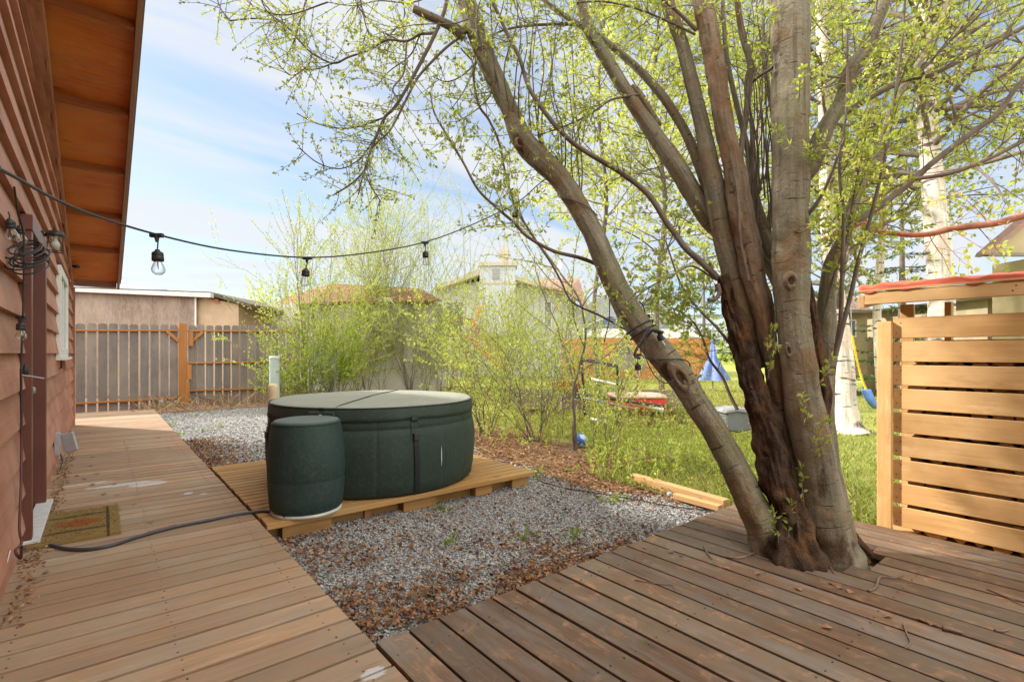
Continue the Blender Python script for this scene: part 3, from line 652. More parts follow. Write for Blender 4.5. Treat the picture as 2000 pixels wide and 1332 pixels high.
# ------------------------------------------------------------------ pallet platform, tub, pump
PX0, PX1, PY0, PY1 = 0.93, 3.56, 3.95, 6.40
pal = thing('platform', 'low yellow-brown slatted platform under the green hot tub', 'platform', (2.2, 5.1, -0.16))
mb = MB(); n_ = 21; pt = (PY1 - PY0) / n_
for i in range(n_):
    mb.box(((PX0 + PX1) / 2 + random.uniform(-.004, .004), PY0 + pt * (i + 0.5), -0.022), (PX1 - PX0, pt - 0.022, 0.044), None, 0)
mb.build('slats', M['pallet'], pal, bevel=0.004)
for xx in (1.12, 1.75, 2.4, 3.0, 3.42):
    mb = MB(); mb.box((xx, (PY0 + PY1) / 2, -0.10), (0.05, PY1 - PY0 - 0.25, 0.10), None, 1); mb.build('joist', M['pallet'], pal)
mb = MB(); mb.box(((PX0 + PX1) / 2, PY0 + 0.17, -0.10), (PX1 - PX0 - 0.1, 0.03, 0.11), None, 0); mb.build('rim_board', M['pallet'], pal)
for (a, b) in ((1.05, 1.42), (2.05, 2.36), (2.82, 3.02), (3.28, 3.50)):
    mb = MB(); mb.box(((a + b) / 2, PY0 + 0.10, -0.098), (b - a, 0.09, 0.10), None, 0); mb.build('block', M['pallet'], pal, bevel=0.004)

ang = R_(-15.25); TC = CAMP * [1, 1, 0] + (FWD * math.cos(ang) + RGT * math.sin(ang)) * 5.42; TR = 1.035
tub = thing('hot_tub', 'round dark green soft-sided hot tub with pale-topped lid', 'hot tub', (TC[0], TC[1], 0))
def wrap(prof, k, fn=None):
    m2 = MB(); m2.lathe((TC[0], TC[1], 0), prof, k)
    if fn: m2.V[0] = fn(m2.V[0])
    return m2
def bodyf(V):
    d = V[:, :2] - TC[:2]; r = np.linalg.norm(d, axis=1); a = np.arctan2(d[:, 1], d[:, 0]); out = V.copy()
    for i in range(len(V)):
        if r[i] < 0.3: continue
        seam = abs(((a[i] / (2 * math.pi) * 20 + 0.3) % 1) - 0.5) * 2
        k = 1 - 0.007 * max(0, (seam - 0.93) / 0.07) + 0.004 * mnoise.noise(Vector((a[i] * 4, V[i, 2] * 4, 3)))
        out[i, :2] = TC[:2] + d[i] * k
    return out
body = [(0.9, 0.004), (0.975, 0.006), (0.998, 0.03), (1.015, 0.12), (1.03, 0.28), (1.033, 0.42), (1.022, 0.53), (1.008, 0.585), (1.000, 0.592), (1.006, 0.60), (1.0, 0.64), (0.99, 0.69), (0.97, 0.72)]
wrap(body, 400, bodyf).build('tub_wall', M['tub'], tub, True)
def lidf(V):
    d = V[:, :2] - TC[:2]; r = np.linalg.norm(d, axis=1); out = V.copy()
    for i in range(len(V)):
        a = math.atan2(d[i, 1], d[i, 0])
        fold = d[i] @ np.array([RGT[0] * -0.2 + 0, 0]) if False else 0
        if V[i, 2] < 0.75: out[i, 2] += 0.012 * mnoise.noise(Vector((a * 3, 1.5, 0))) ; out[i, :2] = TC[:2] + d[i] * (1 + 0.004 * mnoise.noise(Vector((a * 7, V[i, 2] * 9, 0))))
        else: out[i, 2] += 0.006 * mnoise.noise(Vector((V[i, 0] * 2, V[i, 1] * 2, 0)))
    return out
lid = [(0.998, 0.668), (1.012, 0.672), (1.012, 0.70), (1.006, 0.76), (0.998, 0.782), (0.975, 0.794), (0.8, 0.80), (0.5, 0.806), (0.2, 0.81), (0.001, 0.811)]
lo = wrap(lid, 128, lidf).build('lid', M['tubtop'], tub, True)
# fold seam across the lid
foldd = (at(900, 760, 6) - at(640, 800, 4.5)); foldd[2] = 0
a_ = onz(652, 795, 0.80); b_ = onz(783, 760, 0.80)
a_ = np.array([a_[0], a_[1]]); b_ = np.array([b_[0], b_[1]]); dd = (b_ - a_) / np.linalg.norm(b_ - a_); off = a_ - TC[:2]; pr = off - dd * (off @ dd); hl = math.sqrt(max(0.01, 0.99 ** 2 - pr @ pr))
mb = MB(); Ps = []
for t in np.linspace(-hl, hl, 24):
    q = TC[:2] + pr + dd * t; rr2 = np.linalg.norm(q - TC[:2]); zz = np.interp(rr2, [0, 0.2, 0.5, 0.8, 0.975, 0.998], [0.811, 0.81, 0.806, 0.80, 0.794, 0.784]); Ps.append((q[0], q[1], zz + 0.001))
mb.tube(Ps, 0.007, 8); mb.build('fold_seam', M['tub'], lo, True)
mb = MB(); mb.lathe((TC[0], TC[1], 0), [(1.0, 0.784), (1.006, 0.787), (1.009, 0.782), (1.006, 0.777), (1.0, 0.779)], 128); mb.build('piping', M['tub'], lo, True)
def tubstrap(u, ztop, zb, w=0.045, lower_lean=0.03):
    q = onz(u, 880, 0.3)  # direction only
    r = ray(u, 800)[:2]; # intersect circle radius TR
    bq = -2 * (r @ TC[:2]); aq = r @ r; cq = TC[:2] @ TC[:2] - 1.02 ** 2; t = (-bq - math.sqrt(max(0, bq * bq - 4 * aq * cq))) / (2 * aq); p = r * t
    th = math.atan2(p[1] - TC[1], p[0] - TC[0]); zs = np.linspace(ztop, zb, 14)
    rp = np.interp(zs, [z for _, z in body], [q2 for q2, _ in body]); rp = np.where(zs > 0.66, 1.016, rp) + 0.006
    V = []; 
    for i, (zz, rr2) in enumerate(zip(zs, rp)):
        off_ = lower_lean * (i / 13)
        for s2 in (-1, 1):
            a2 = th + (s2 * w / 2 + off_) / 1.03
            for e in (0, 0.004): V.append((TC[0] + (rr2 + e) * math.cos(a2), TC[1] + (rr2 + e) * math.sin(a2), zz))
    V = np.array(V).reshape(14, 4, 3); idx = np.arange(56).reshape(14, 4)[:, [0, 1, 3, 2]]; nx2 = np.roll(idx, -1, 1)
    m2 = MB(); m2.add(V.reshape(-1, 3), np.stack([idx[:-1], nx2[:-1], nx2[1:], idx[1:]], -1).reshape(-1, 4)); return m2, th
for (u, zt, zb, bz) in ((810, 0.70, 0.03, 0.52), (524, 0.70, 0.05, 0.5), (628, 0.79, 0.60, None)):
    m2, th = tubstrap(u, zt, zb); so = m2.build('strap', M['strap'], tub)
    if bz is not None:
        m3 = MB(); rr2 = 1.04; c3 = np.array([TC[0] + rr2 * math.cos(th + .008), TC[1] + rr2 * math.sin(th + .008), bz]); m3.box(c3, (0.022, 0.052, 0.065), np.array(Matrix.Rotation(th, 3, 'Z'))); m3.build('buckle', M['black'], so, bevel=0.005)
        m4, _ = tubstrap(u, zt + 0.0, bz + 0.03, 0.06, 0.0); m4.V[0][:, 2] += 0; m4.build('strap_anchor', M['tub'], so)
m3 = MB(); th2 = th; c3 = np.array([TC[0] + 1.022 * math.cos(th2), TC[1] + 1.022 * math.sin(th2), 0.735]); m3.box(c3, (0.03, 0.24, 0.05), np.array(Matrix.Rotation(th2, 3, 'Z'))); m3.build('lid_handle', M['tub'], lo, bevel=0.01)
m3 = MB(); r = ray(862, 800)[:2]; bq = -2 * (r @ TC[:2]); aq = r @ r; cq = TC[:2] @ TC[:2] - 1.036 ** 2; t = (-bq - math.sqrt(max(0, bq * bq - 4 * aq * cq))) / (2 * aq); p = r * t; th3 = math.atan2(p[1] - TC[1], p[0] - TC[0])
m3.add([(TC[0] + 1.038 * math.cos(th3 + a), TC[1] + 1.038 * math.sin(th3 + a), z) for a, z in ((0, 0.42), (0.006, 0.36), (0.007, 0.28), (0.0, 0.22), (-0.004, 0.3), (-0.003, 0.37))], [[0, 1, 2, 3, 4, 5]]); m3.build('scuff_mark', plain('scuff', (0.45, 0.46, 0.42), 0.7), tub)

PC = at(599.5, 900, 4.02) * [1, 1, 0]
pump = thing('pump_housing', 'dark green padded barrel-shaped pump unit standing before the hot tub', 'pump', (PC[0], PC[1], 0))
prof = [(0.2, 0.022), (0.255, 0.024), (0.272, 0.045), (0.282, 0.14), (0.288, 0.25), (0.287, 0.262), (0.286, 0.268), (0.288, 0.274), (0.292, 0.36), (0.288, 0.48), (0.275, 0.60), (0.262, 0.68), (0.254, 0.706), (0.238, 0.722), (0.20, 0.729), (0.1, 0.735), (0.001, 0.736)]
mb = MB(); mb.lathe(PC, prof, 96)
V = mb.V[0]; d = V - PC; a = np.arctan2(d[:, 1], d[:, 0])
for i in range(len(V)):
    s_ = abs(((a[i] / (2 * math.pi) * 6 + 0.15) % 1) - 0.5) * 2; k = 1 - 0.012 * max(0, (s_ - 0.93) / 0.07) + 0.012 * mnoise.noise(Vector((a[i] * 1.5, V[i, 2] * 3, 7))); V[i, :2] = PC[:2] + d[i, :2] * k
mb.build('padded_cover', M['pump'], pump, True)
mb = MB(); mb.lathe(PC, [(0.001, 0.0), (0.262, 0.0), (0.268, 0.012), (0.262, 0.024), (0.2, 0.026)], 64); mb.build('base_tray', plain('pale_base', (0.55, 0.56, 0.5), 0.5), pump, True)
mb = MB(); mb.lathe(PC, [(0.255, 0.702), (0.261, 0.706), (0.262, 0.700), (0.257, 0.697)], 96); mb.build('piping', M['tub'], pump, True)
mb = MB(); p0 = PC + (TC * [1, 1, 0] - PC) * 0.13; p1 = PC + (TC * [1, 1, 0] - PC) * 0.26; mb.tube([p0 + [0, 0, 0.70], p0 * .5 + p1 * .5 + [0, 0, 0.735], p1 + [0, 0, 0.74], p1 + [0.02, 0.02, 0.68]], 0.022, 12); tag(mb.build('pump_hose', M['greyplastic'], pump, True), None)

# ------------------------------------------------------------------ grey picket fence
YF = 15.0
fen = thing('picket_fence', 'weathered grey dog-eared picket fence with orange rails behind the gravel', 'fence', (1.5, YF, -0.15))
def topz(x): return 2.10 + (x + 0.4) * 0.083
mb = MB(); x = -2.2; random.seed(8)
zr = lambda x: onY(140, 645, YF)[2] + (x + 0.6) * ((onY(560, 648, YF)[2] - onY(140, 645, YF)[2]) / (onY(560, 648, YF)[0] - onY(140, 645, YF)[0]))
while x < 4.6:
    w = 0.165; g = random.uniform(0.024, 0.036); zt = zr(x) + 0.16 + random.uniform(-.01, .01); zb = -0.10; r_ = random.uniform(-0.004, 0.004)
    P = [(x, YF, zb), (x + w, YF, zb), (x + w + r_, YF, zt - 0.035), (x + w - 0.03 + r_, YF, zt), (x + 0.03 + r_, YF, zt), (x + r_, YF, zt - 0.035)]
    mb.prism(P, (0, 0.018, 0)); o = random.uniform(0, 50); V = mb.V[-1]; mb.G[-1] = np.stack([V[:, 2] + o, V[:, 0] + o, V[:, 1]], 1); x += w + g
mb.build('pickets', M['greywood'], fen)
pc = onY(357, 780, YF - 0.06); px = pc[0]
def rail(u0, v0, u1, v1, name='rail'):
    a = onY(u0, v0, YF - 0.03); b = onY(u1, v1, YF - 0.03); m2 = MB(); m2.span(a, b, 0.05, 0.04); m2.build(name, M['orangewood'], fen, bevel=0.003)
rail(60, 645, 352, 645.5); rail(362, 646, 604, 647.6); rail(60, 793, 351, 777); rail(364, 709, 604, 706); rail(364, 763, 604, 756)
mb = MB(); mb.box((px, YF - 0.06, 0.95), (0.17, 0.1, 2.1)); mb.build('post', M['orangewood'], fen, bevel=0.005)
for (u0, v0, u1, v1) in ((373, 648, 373, 676), (370, 712, 370, 741), (366, 745, 366, 792)):
    a = onY(u0, v0, YF - 0.1); b = onY(u1, v1, YF - 0.1); m2 = MB(); m2.span(a, b, 0.09, 0.06, (0, 1, 0)); m2.build('cleat', M['orangewood'], fen, bevel=0.003)
for (u0, v0, u1, v1) in ((326, 647, 352, 669), (396, 648, 371, 670)):
    a = onY(u0, v0, YF - 0.05); b = onY(u1, v1, YF - 0.05); m2 = MB(); m2.span(a, b, 0.05, 0.07); m2.build('brace', M['orangewood'], fen, bevel=0.003)
mb = MB(); a = onz(326, 790, -0.1); a[1] = 14.2
mb = MB(); p = onz(322, 800, -0.12); mb.lathe(p, [(0.03, 0), (0.035, 0.02), (0.03, 0.16), (0.045, 0.19), (0.04, 0.25), (0.001, 0.26)], 16, ax=(-0.3, 0.1, 1)); tag(mb.build('path_light', M['greyplastic'], None, True), 'tilted grey ground spotlight at the far corner of the walkway', 'light')

# ------------------------------------------------------------------ helpers for far buildings (square-on to the view line)
def pc_(mb, poly, d, t, rnd=None): mb.prism([at(u, v, d) for u, v in poly], FWD * t, rnd)
def bc_(mb, u0, v0, u1, v1, d, t, rnd=None): pc_(mb, [(u0, v1), (u1, v1), (u1, v0), (u0, v0)], d, t, rnd)
def quad(mb, pts, th=0.05): mb.prism([np.array(p) for p in pts], (0, 0, th))
def gz(u, d): return HOR + (H + 0.19) * F2000 / d     # pixel row of the ground at depth d

# plywood shed behind the fence
D = 17.0
mplys = NT('stained_plywood'); p = pos(mplys); n1_ = mplys.noise(p, 1.6, 6, 0.7, (1, 1, 0.35)); n2_ = mplys.noise(p, 14, 5, 0.7, (1, 1, 0.3))
col = mplys.mix(mplys.ramp(n1_, [(0.35, 0), (0.65, 1)]), (0.175, 0.13, 0.105), (0.31, 0.245, 0.19)); col = mplys.mix(mplys.ramp(n2_, [(0.45, 0), (0.75, 0.6)]), col, (0.48, 0.36, 0.26)); mplys.pbr(col, 0.85)
M['ply'] = mplys.m
M['beige'] = plain('beige_paint', (0.45, 0.33, 0.21), 0.8, 0.12, 2.5)
sh = thing('plywood_shed', 'low shed of blotchy pink-grey plywood rising above the picket fence', 'shed', at(300, gz(0, D), D))
mb = MB(); pc_(mb, [(60, gz(0, D)), (381, gz(0, D)), (381, 578), (60, 568)], D, 4); mb.build('plywood_wall', M['ply'], sh)
mb = MB(); pc_(mb, [(382, gz(0, D)), (466, gz(0, D)), (466, 594), (382, 578)], D + 0.1, 3.8); mb.build('side_wall', M['beige'], sh)
mb = MB(); pc_(mb, [(60, 566), (60, 560), (411, 572), (411, 581)], D - 0.25, 0.2); mb.build('fascia', M['alum'], sh)
mb = MB(); pc_(mb, [(60, 560), (60, 557), (411, 570), (490, 594), (490, 600), (408, 577)], D - 0.05, 4.4); mb.build('roof', plain('dark_roofing', (0.10, 0.085, 0.06), 0.9, 0.3), sh)
for k in range(4):
    u = 418 + k * 20; mb = MB(); pc_(mb, [(u, 582 + k * 5), (u + 9, 585 + k * 5), (u + 9, 592 + k * 5), (u, 588 + k * 5)], D + 0.02 + 0.3 * k, 0.6); mb.build('rafter', M['joist'], sh)
mb = MB(); pc_(mb, [(252, 567), (255, 565), (325, 566), (330, 569)], D + 1, 1.2); mb.build('roof_vent', M['black'], sh)
mb = MB(); pc_(mb, [(380, 578), (383, 578), (383, 640), (380, 640)], D - 0.03, 0.03); mb.build('trim', M['white'], sh)

# red-roofed garden shed behind the bushes
D = 18.5
M['redroof'] = plain('red_roof_tile', (0.21, 0.075, 0.055), 0.8, 0.25, 6)
M['stucco'] = plain('pale_stucco', (0.40, 0.36, 0.31), 0.85, 0.12, 1.5)
gs = thing('garden_shed', 'beige garden shed with a red hipped roof behind the leafy bushes', 'shed', at(700, gz(0, D), D))
mb = MB(); bc_(mb, 520, 592, 645, gz(0, D) + 3, D + 0.9, 3.0); mb.build('side_wall', plain('white_wall', (0.62, 0.58, 0.52), 0.8, 0.1, 2), gs)
mb = MB(); bc_(mb, 646, 588, 850, gz(0, D) + 3, D, 3.4); mb.build('wall', M['stucco'], gs)
mb = MB()
A, B, C_, E = at(612, 592, D - .3), at(862, 588, D - .3), at(820, 566, D + 2), at(645, 556, D + 2)
quad(mb, [A, B, C_, E]); A2 = at(515, 605, D + 3.5); quad(mb, [A2, A, E, at(560, 582, D + 4)]); mb.build('roof', M['redroof'], gs)
mb = MB(); mb.prism([at(u, v, D - 0.02) for u, v in ((685, 705), (688, 650), (697, 630), (712, 618), (727, 630), (736, 650), (739, 705), (733, 705), (730, 652), (712, 627), (694, 652), (691, 705))], FWD * 0.03); mb.build('arch_trellis', M['greywood'], gs)
mb = MB(); bc_(mb, 741, 581, 767, 589, D - 0.35, 0.1); mb.build('gutter', M['white'], gs)
mb = MB(); bc_(mb, 575, 612, 590, 628, D + 0.85, 0.05); mb.build('window', M['pane'], gs)

# white two-storey house
D = 30.0
def clad():
    t = NT('white_cladding'); p = pos(t); gx__ = t.n('ShaderNodeTexWave'); gx__.wave_type = 'BANDS'; gx__.bands_direction = 'X'; gx__.inputs['Scale'].default_value = 1.1; t.l(p, gx__.inputs['Vector'])
    col = t.mix(t.ramp(gx__.outputs[0], [(0.0, 0.8), (0.06, 0.0)]), t.mix(t.ramp(t.noise(p, 1, 4), [(0.3, 0), (0.7, 1)]), (0.42, 0.44, 0.47), (0.50, 0.52, 0.55)), (0.35, 0.35, 0.36)); t.pbr(col, 0.7); return t.m
M['clad'] = clad(); M['creamtrim'] = plain('cream_trim', (0.46, 0.40, 0.32), 0.7, 0.08)
wh = thing('white_house', 'white clad two-storey house with wide chimney and low gable beyond the bushes', 'house', at(1000, gz(0, D), D))
mb = MB(); pc_(mb, [(850, gz(0, D)), (1140, gz(0, D)), (1140, 610), (1100, 575), (1008, 540), (850, 563)], D, 7); mb.build('wall', M['clad'], wh)
mb = MB(); pc_(mb, [(848, 567), (848, 559), (938, 524), (966, 518), (1010, 538), (1105, 570), (1105, 577), (1008, 547), (966, 527)], D - 0.7, 7.5); mb.build('roof', M['creamtrim'], wh)
mb = MB(); quad(mb, [at(1050, 560, D - 1), at(1105, 570, D - 1), at(1150, 606, D - 1), at(1149, 603, D + 3), at(1130, 546, D + 6), at(1047, 547, D + 6)], 0.1); mb.build('side_roof', plain('pink_shingle', (0.32, 0.17, 0.14), 0.85, 0.2, 5), wh)
ch = MB(); bc_(ch, 937, 515, 1007, 655, D - 0.9, 1.3); cho = ch.build('chimney', M['clad'], wh)
mb = MB(); bc_(mb, 934, 512, 1010, 519, D - 1.0, 1.5); bc_(mb, 934, 551, 1009, 555, D - .93, 0.1); mb.build('chimney_trim', M['creamtrim'], cho)
mb = MB(); bc_(mb, 975, 497, 995, 512, D - 0.4, 0.6); bc_(mb, 973, 489, 997, 497, D - 0.45, 0.7); bc_(mb, 981, 480, 990, 489, D - 0.2, 0.2); mb.build('flue', M['creamtrim'], cho)
mb = MB(); bc_(mb, 962, 524, 976, 545, D - 0.93, 0.05)
for k in range(7): bc_(mb, 962, 524.5 + k * 3, 976, 525.7 + k * 3, D - 0.96, 0.04)
mb.build('louvre', M['greyplastic'], cho)
for (u0, v0, u1, v1) in ((1108, 585, 1122, 634), (872, 590, 905, 650)):
    mb = MB(); bc_(mb, u0 - 2, v0 - 2, u1 + 2, v1 + 2, D - 0.03, 0.05); w_ = mb.build('window', M['white'], wh); mb = MB(); bc_(mb, u0, v0, u1, v1, D - 0.05, 0.03); mb.build('pane', M['pane'], w_)
mb = MB(); bc_(mb, 850, 648, 1140, 653, D - 0.05, 0.06); mb.build('belt_trim', M['creamtrim'], wh)
for k, (u, v, r) in enumerate(((1048, 523, 0.36), (1086, 521, 0.40))):
    d_ = D + 1.0; c = at(u, v, d_); so = thing('satellite_dish', ('paler left' if k == 0 else 'darker right') + ' satellite dish on the white house roof', 'satellite dish', at(u, 556, d_), 'satellite dishes on the white house')
    mb = MB(); ax = Vector(-FWD * 0.85 - RGT * 0.4 + UP * 0.25).normalized(); mb.lathe(c, [(0.001, -0.06), (r * .5, -0.04), (r, 0.03), (r + .02, 0.03), (r * .5, -0.06), (0.001, -0.08)], 24, ax=ax); mb.build('dish', M['greyplastic'], so, True)
    mb = MB(); mb.tube([c, at(u + 2, v + 18, d_), at(u + 2, 568, d_)], 0.035, 6); mb.build('mast', M['greyplastic'], so)

mb = MB(); mb.tube([at(1140, 606, 29.9), at(1140, 700, 29.9)], 0.06, 8); mb.build('downpipe', M['white'], wh)
mb = MB(); bc_(mb, 1062, 588, 1078, 640, 29.97, 0.05); w_ = mb.build('window', M['white'], wh); mb = MB(); bc_(mb, 1064, 590, 1076, 638, 29.95, 0.03); mb.build('pane', M['pane'], w_)
# red staircase
D = 27.5
st = thing('staircase', 'red wooden outdoor staircase leading up to the white house', 'staircase', at(960, gz(0, D), D))
def seg(mb, u0, v0, u1, v1, w, d=D): mb.span(at(u0, v0, d), at(u1, v1, d), w, w, (0.01, 0, 1))
for k in range(2):
    mb = MB(); dd_ = D + k * 1.1; seg(mb, 925, 634, 1005, 706, 0.13, dd_); mb.build('handrail', M['redstair'], st)
    mb = MB(); mb.prism([at(u, v, dd_) for u, v in ((912, 663), (925, 663), (985, 716), (985, 731))], FWD * 0.06); mb.build('stringer', M['redstair'], st)
    for j in range(11):
        u = 922 + j * 7.2; v = 634 + (u - 925) * 0.9; mb = MB(); seg(mb, u, v, u, v + 27, 0.07, dd_); mb.build('baluster', M['redstair'], st)
for j in range(9):
    mb = MB(); u = 918 + j * 7.5; v = 668 + j * 6.6; bc_(mb, u, v, u + 8, v + 1.6, D + 0.05, 1.0); mb.build('tread', M['redstair'], st)
mb = MB(); bc_(mb, 880, 661, 925, 666, D, 1.2); mb.build('landing', M['redstair'], st)
mb = MB(); bc_(mb, 880, 622, 925, 625, D, 0.08); mb.build('rail', M['redstair'], st)
for u in (882, 911): mb = MB(); bc_(mb, u, 622, u + 4, 739, D, 0.13); mb.build('post', M['redstair'], st)
mb = MB()
for k in range(5): mb.lathe(at(926 + 3 * k, 632 - 7 * k, D - 0.2), [(0.001, 0.09), (0.07, 0.05), (0.08, -0.02), (0.001, -0.07)], 8)
mb.tube([at(921, 640, D - .2), at(928, 622, D - .2), at(937, 597, D - .2)], 0.03, 6); tag(mb.build('flag_streamer', plain('orange_red', (0.8, 0.10, 0.03), 0.6), None), 'bright orange-red streamer on a pole at the top of the staircase', 'streamer')

# blue house with glass gable
D = 36.0
M['bluewall'] = plain('blue_siding', (0.13, 0.16, 0.25), 0.8, 0.15, 3); M['greyroof'] = plain('grey_shingle', (0.27, 0.28, 0.31), 0.9, 0.15, 4)
bh = thing('blue_house', 'blue house with a glazed gable behind the leaning trunk', 'house', at(1240, gz(0, D), D))
mb = MB(); pc_(mb, [(1140, gz(0, D)), (1315, gz(0, D)), (1315, 618), (1272, 575), (1215, 625), (1190, 618), (1140, 640)], D, 6); mb.build('wall', M['bluewall'], bh)
mb = MB(); pc_(mb, [(1115, 640), (1160, 583), (1245, 576), (1272, 572), (1236, 622), (1190, 618), (1160, 625), (1125, 650)], D - 0.3, 0.4); pc_(mb, [(1218, 626), (1272, 570), (1318, 618), (1314, 621), (1272, 577), (1222, 628)], D - 0.8, 7); mb.build('roof', M['greyroof'], bh)
for (u0, v0, u1, v1) in ((1255, 600, 1270, 612), (1276, 600, 1292, 612), (1243, 618, 1270, 640), (1276, 618, 1306, 642), (1205, 622, 1216, 636)):
    mb = MB(); bc_(mb, u0 - 2, v0 - 2, u1 + 2, v1 + 2, D - 0.08, 0.08); w_ = mb.build('window', M['white'], bh); mb = MB(); bc_(mb, u0, v0, u1, v1, D - 0.12, 0.06); mb.build('pane', M['pane'], w_)
# low white garage
D = 31.0
gr = thing('garage', 'long low garage with a white metal roof behind the orange fence', 'garage', at(1250, gz(0, D), D))
mb = MB(); bc_(mb, 1142, 656, 1372, gz(0, D), D, 4); mb.build('wall', M['clad'], gr)
mb = MB(); pc_(mb, [(1138, 659), (1380, 662), (1350, 645), (1160, 641)], D - 0.4, 5); mb.build('roof', M['white'], gr)

# orange fence
D = 25.0
of = thing('board_fence', 'bright orange board fence across the far end of the lawn', 'fence', at(1240, gz(0, D), D))
mb = MB(); u = 1096
while u < 1384:
    bc_(mb, u, 660 + random.uniform(-.5, .5), u + 5.0, 741, D, 0.03); u += 5.4
mb.V = [v for v in mb.V]; mb.build('boards', M['orangefence'], of)
for v in (668, 690, 714): mb = MB(); bc_(mb, 1096, v, 1384, v + 3, D - 0.05, 0.05); mb.build('rail', M['orangefence'], of)
for (a, b) in ((1150, 1172), (1172, 1150)): mb = MB(); mb.span(at(a, 716, D - .06), at(b, 690, D - .06), 0.04, 0.1); mb.build('brace', M['orangefence'], of)
mb = MB(); bc_(mb, 1206, 668, 1234, 718, D - 0.08, 0.05); mb.prism([at(u, v, D - .14) for u, v in ((1206, 718), (1206, 680), (1220, 666), (1234, 680), (1234, 718), (1230, 718), (1230, 682), (1220, 672), (1210, 682), (1210, 718))], FWD * 0.04); mb.build('gate', M['greywood'], of)
mb = MB(); bc_(mb, 1194, 692, 1262, 722, 24.2, 0.05); tag(mb.build('grey_board', M['greywood']), 'weathered grey board panel leaning on the orange fence', 'panel')

# tan sheds on the right
D = 17.0
M['tanwall'] = plain('tan_siding', (0.42, 0.33, 0.20), 0.8, 0.1, 2.5)
ts_ = thing('tan_shed', 'small tan shed with a white window behind the birch trunk', 'shed', at(1660, gz(0, D), D))
mb = MB(); pc_(mb, [(1600, gz(0, D)), (1694, 728), (1694, 606), (1600, 606)], D, 2.4); mb.build('wall', M['tanwall'], ts_)
for u in range(1604, 1694, 9): pass
mb = MB(); quad(mb, [at(1590, 606, D - .4), at(1704, 609, D - .4), at(1665, 578, D + 1.2), at(1590, 574, D + 1.2)], 0.06); quad(mb, [at(1704, 609, D - .4), at(1700, 606, D + 2.8), at(1663, 578, D + 1.4), at(1665, 578, D + 1.2)], 0.06); mb.build('roof', plain('brown_shingle', (0.24, 0.16, 0.13), 0.9, 0.25, 8), ts_)
mb = MB(); bc_(mb, 1592, 606, 1704, 611, D - 0.42, 0.05); mb.build('fascia', M['greywood'], ts_)
mb = MB(); bc_(mb, 1655, 624, 1673, 659, D - 0.06, 0.06); w_ = mb.build('window', M['white'], ts_); mb = MB(); bc_(mb, 1658, 627, 1663.5, 656, D - 0.08, 0.04); bc_(mb, 1665, 627, 1670, 656, D - 0.08, 0.04); mb.build('pane', M['pane'], w_)
D = 14.0
t2 = thing('neighbour_house', 'tan house whose eave pokes in above the firewood rack', 'house', at(2100, gz(0, D), D))
mb = MB(); bc_(mb, 1929, 583, 2300, gz(0, D), D, 5); mb.build('wall', M['tanwall'], t2)
mb = MB(); pc_(mb, [(1926, 583), (1922, 579), (2300, 572), (2300, 583)], D - 0.3, 5.4); mb.build('lower_roof', M['greywood'], t2)
mb = MB(); bc_(mb, 1944, 601, 1972, 640, D - 0.04, 0.05); mb.build('hatch', M['tanwall'], t2)
D = 11.5
t3 = thing('garage_gable', 'dark-edged garage gable jutting in from the right above the firewood rack', 'garage', at(2150, gz(0, D), D))
mb = MB(); pc_(mb, [(1929, 495), (2000, 436), (2120, 340), (2400, 560), (2400, 503), (2000, 500)], D, 0.08); pc_(mb, [(2035, gz(0, D)), (2035, 500), (2400, 500), (2400, gz(0, D))], D + 0.1, 1.2); mb.build('wall', M['tanwall'], t3)
mb = MB(); pc_(mb, [(1927, 497), (1931, 490), (2122, 328), (2122, 340), (1936, 498)], D - 0.12, 0.3); mb.build('roof_edge', M['fascia'], t3)
mb = MB(); pc_(mb, [(1930, 500), (1930, 494), (2400, 492), (2400, 500)], D - 0.05, 0.1); mb.build('fascia', M['greywood'], t3)

# ------------------------------------------------------------------ firewood rack
XB = DECK_X1 + 0.012
rk = thing('firewood_rack', 'new yellow cedar firewood rack with horizontal slats beside the deck', 'firewood rack', (XB + 0.4, 0.3, -0.16))
yb1 = onX(1712, 700, XB)[1]; yb0 = -0.75; dep = 0.62
def slat_rack(z, k):
    m2 = MB(); m2.box((XB + 0.047, (yb1 - 0.09 + yb0) / 2, z - 0.07), (0.02, yb1 - 0.09 - yb0, 0.143 + random.uniform(-.004, .004)), np.array(Matrix.Rotation(random.uniform(-.002, .002), 3, 'X')), 1); m2.build('slat', M['newwood'], rk, bevel=0.003)
for k in range(9): slat_rack(1.50 - 0.1685 * k, k)
for (x_, y_, s_) in ((XB + 0.02, yb1 - 0.045, (0.04, 0.088, 1.62)), (XB + dep, yb1 - 0.045, (0.04, 0.088, 1.78)), (XB + dep, yb1 - 0.30, (0.088, 0.04, 1.78)), (XB + 0.02, yb0, (0.04, 0.088, 1.62)), (XB + dep, yb0, (0.04, 0.088, 1.78)), (XB + 0.08, yb0 / 2 + yb1 / 2, (0.04, 0.088, 1.7))):
    m2 = MB(); m2.box((x_, y_, s_[2] / 2 - 0.14), s_, None, 2); m2.build('post', M['newwood'], rk, bevel=0.004)
yt = onX(1690, 590, XB - 0.03)[1]
m2 = MB(); m2.box((XB - 0.03, (yt + yb0 - .1) / 2, 1.650), (0.038, yt - yb0 + .1, 0.09), None, 1); m2.build('roof_rim', M['newwood'], rk, bevel=0.003)
m2 = MB(); m2.box((XB + 0.34, yt + 0.02, 1.68), (0.78, 0.038, 0.09), np.array(Matrix.Rotation(-0.14, 3, 'Y')), 0); m2.build('roof_rim', M['newwood'], rk, bevel=0.003)
m2 = MB(); m2.box((XB + 0.34, (yt + yb0) / 2, 1.745), (0.80, yt - yb0 + 0.1, 0.012), np.array(Matrix.Rotation(-0.10, 3, 'Y')), 1); m2.build('roof_panel', M['newwood'], rk)
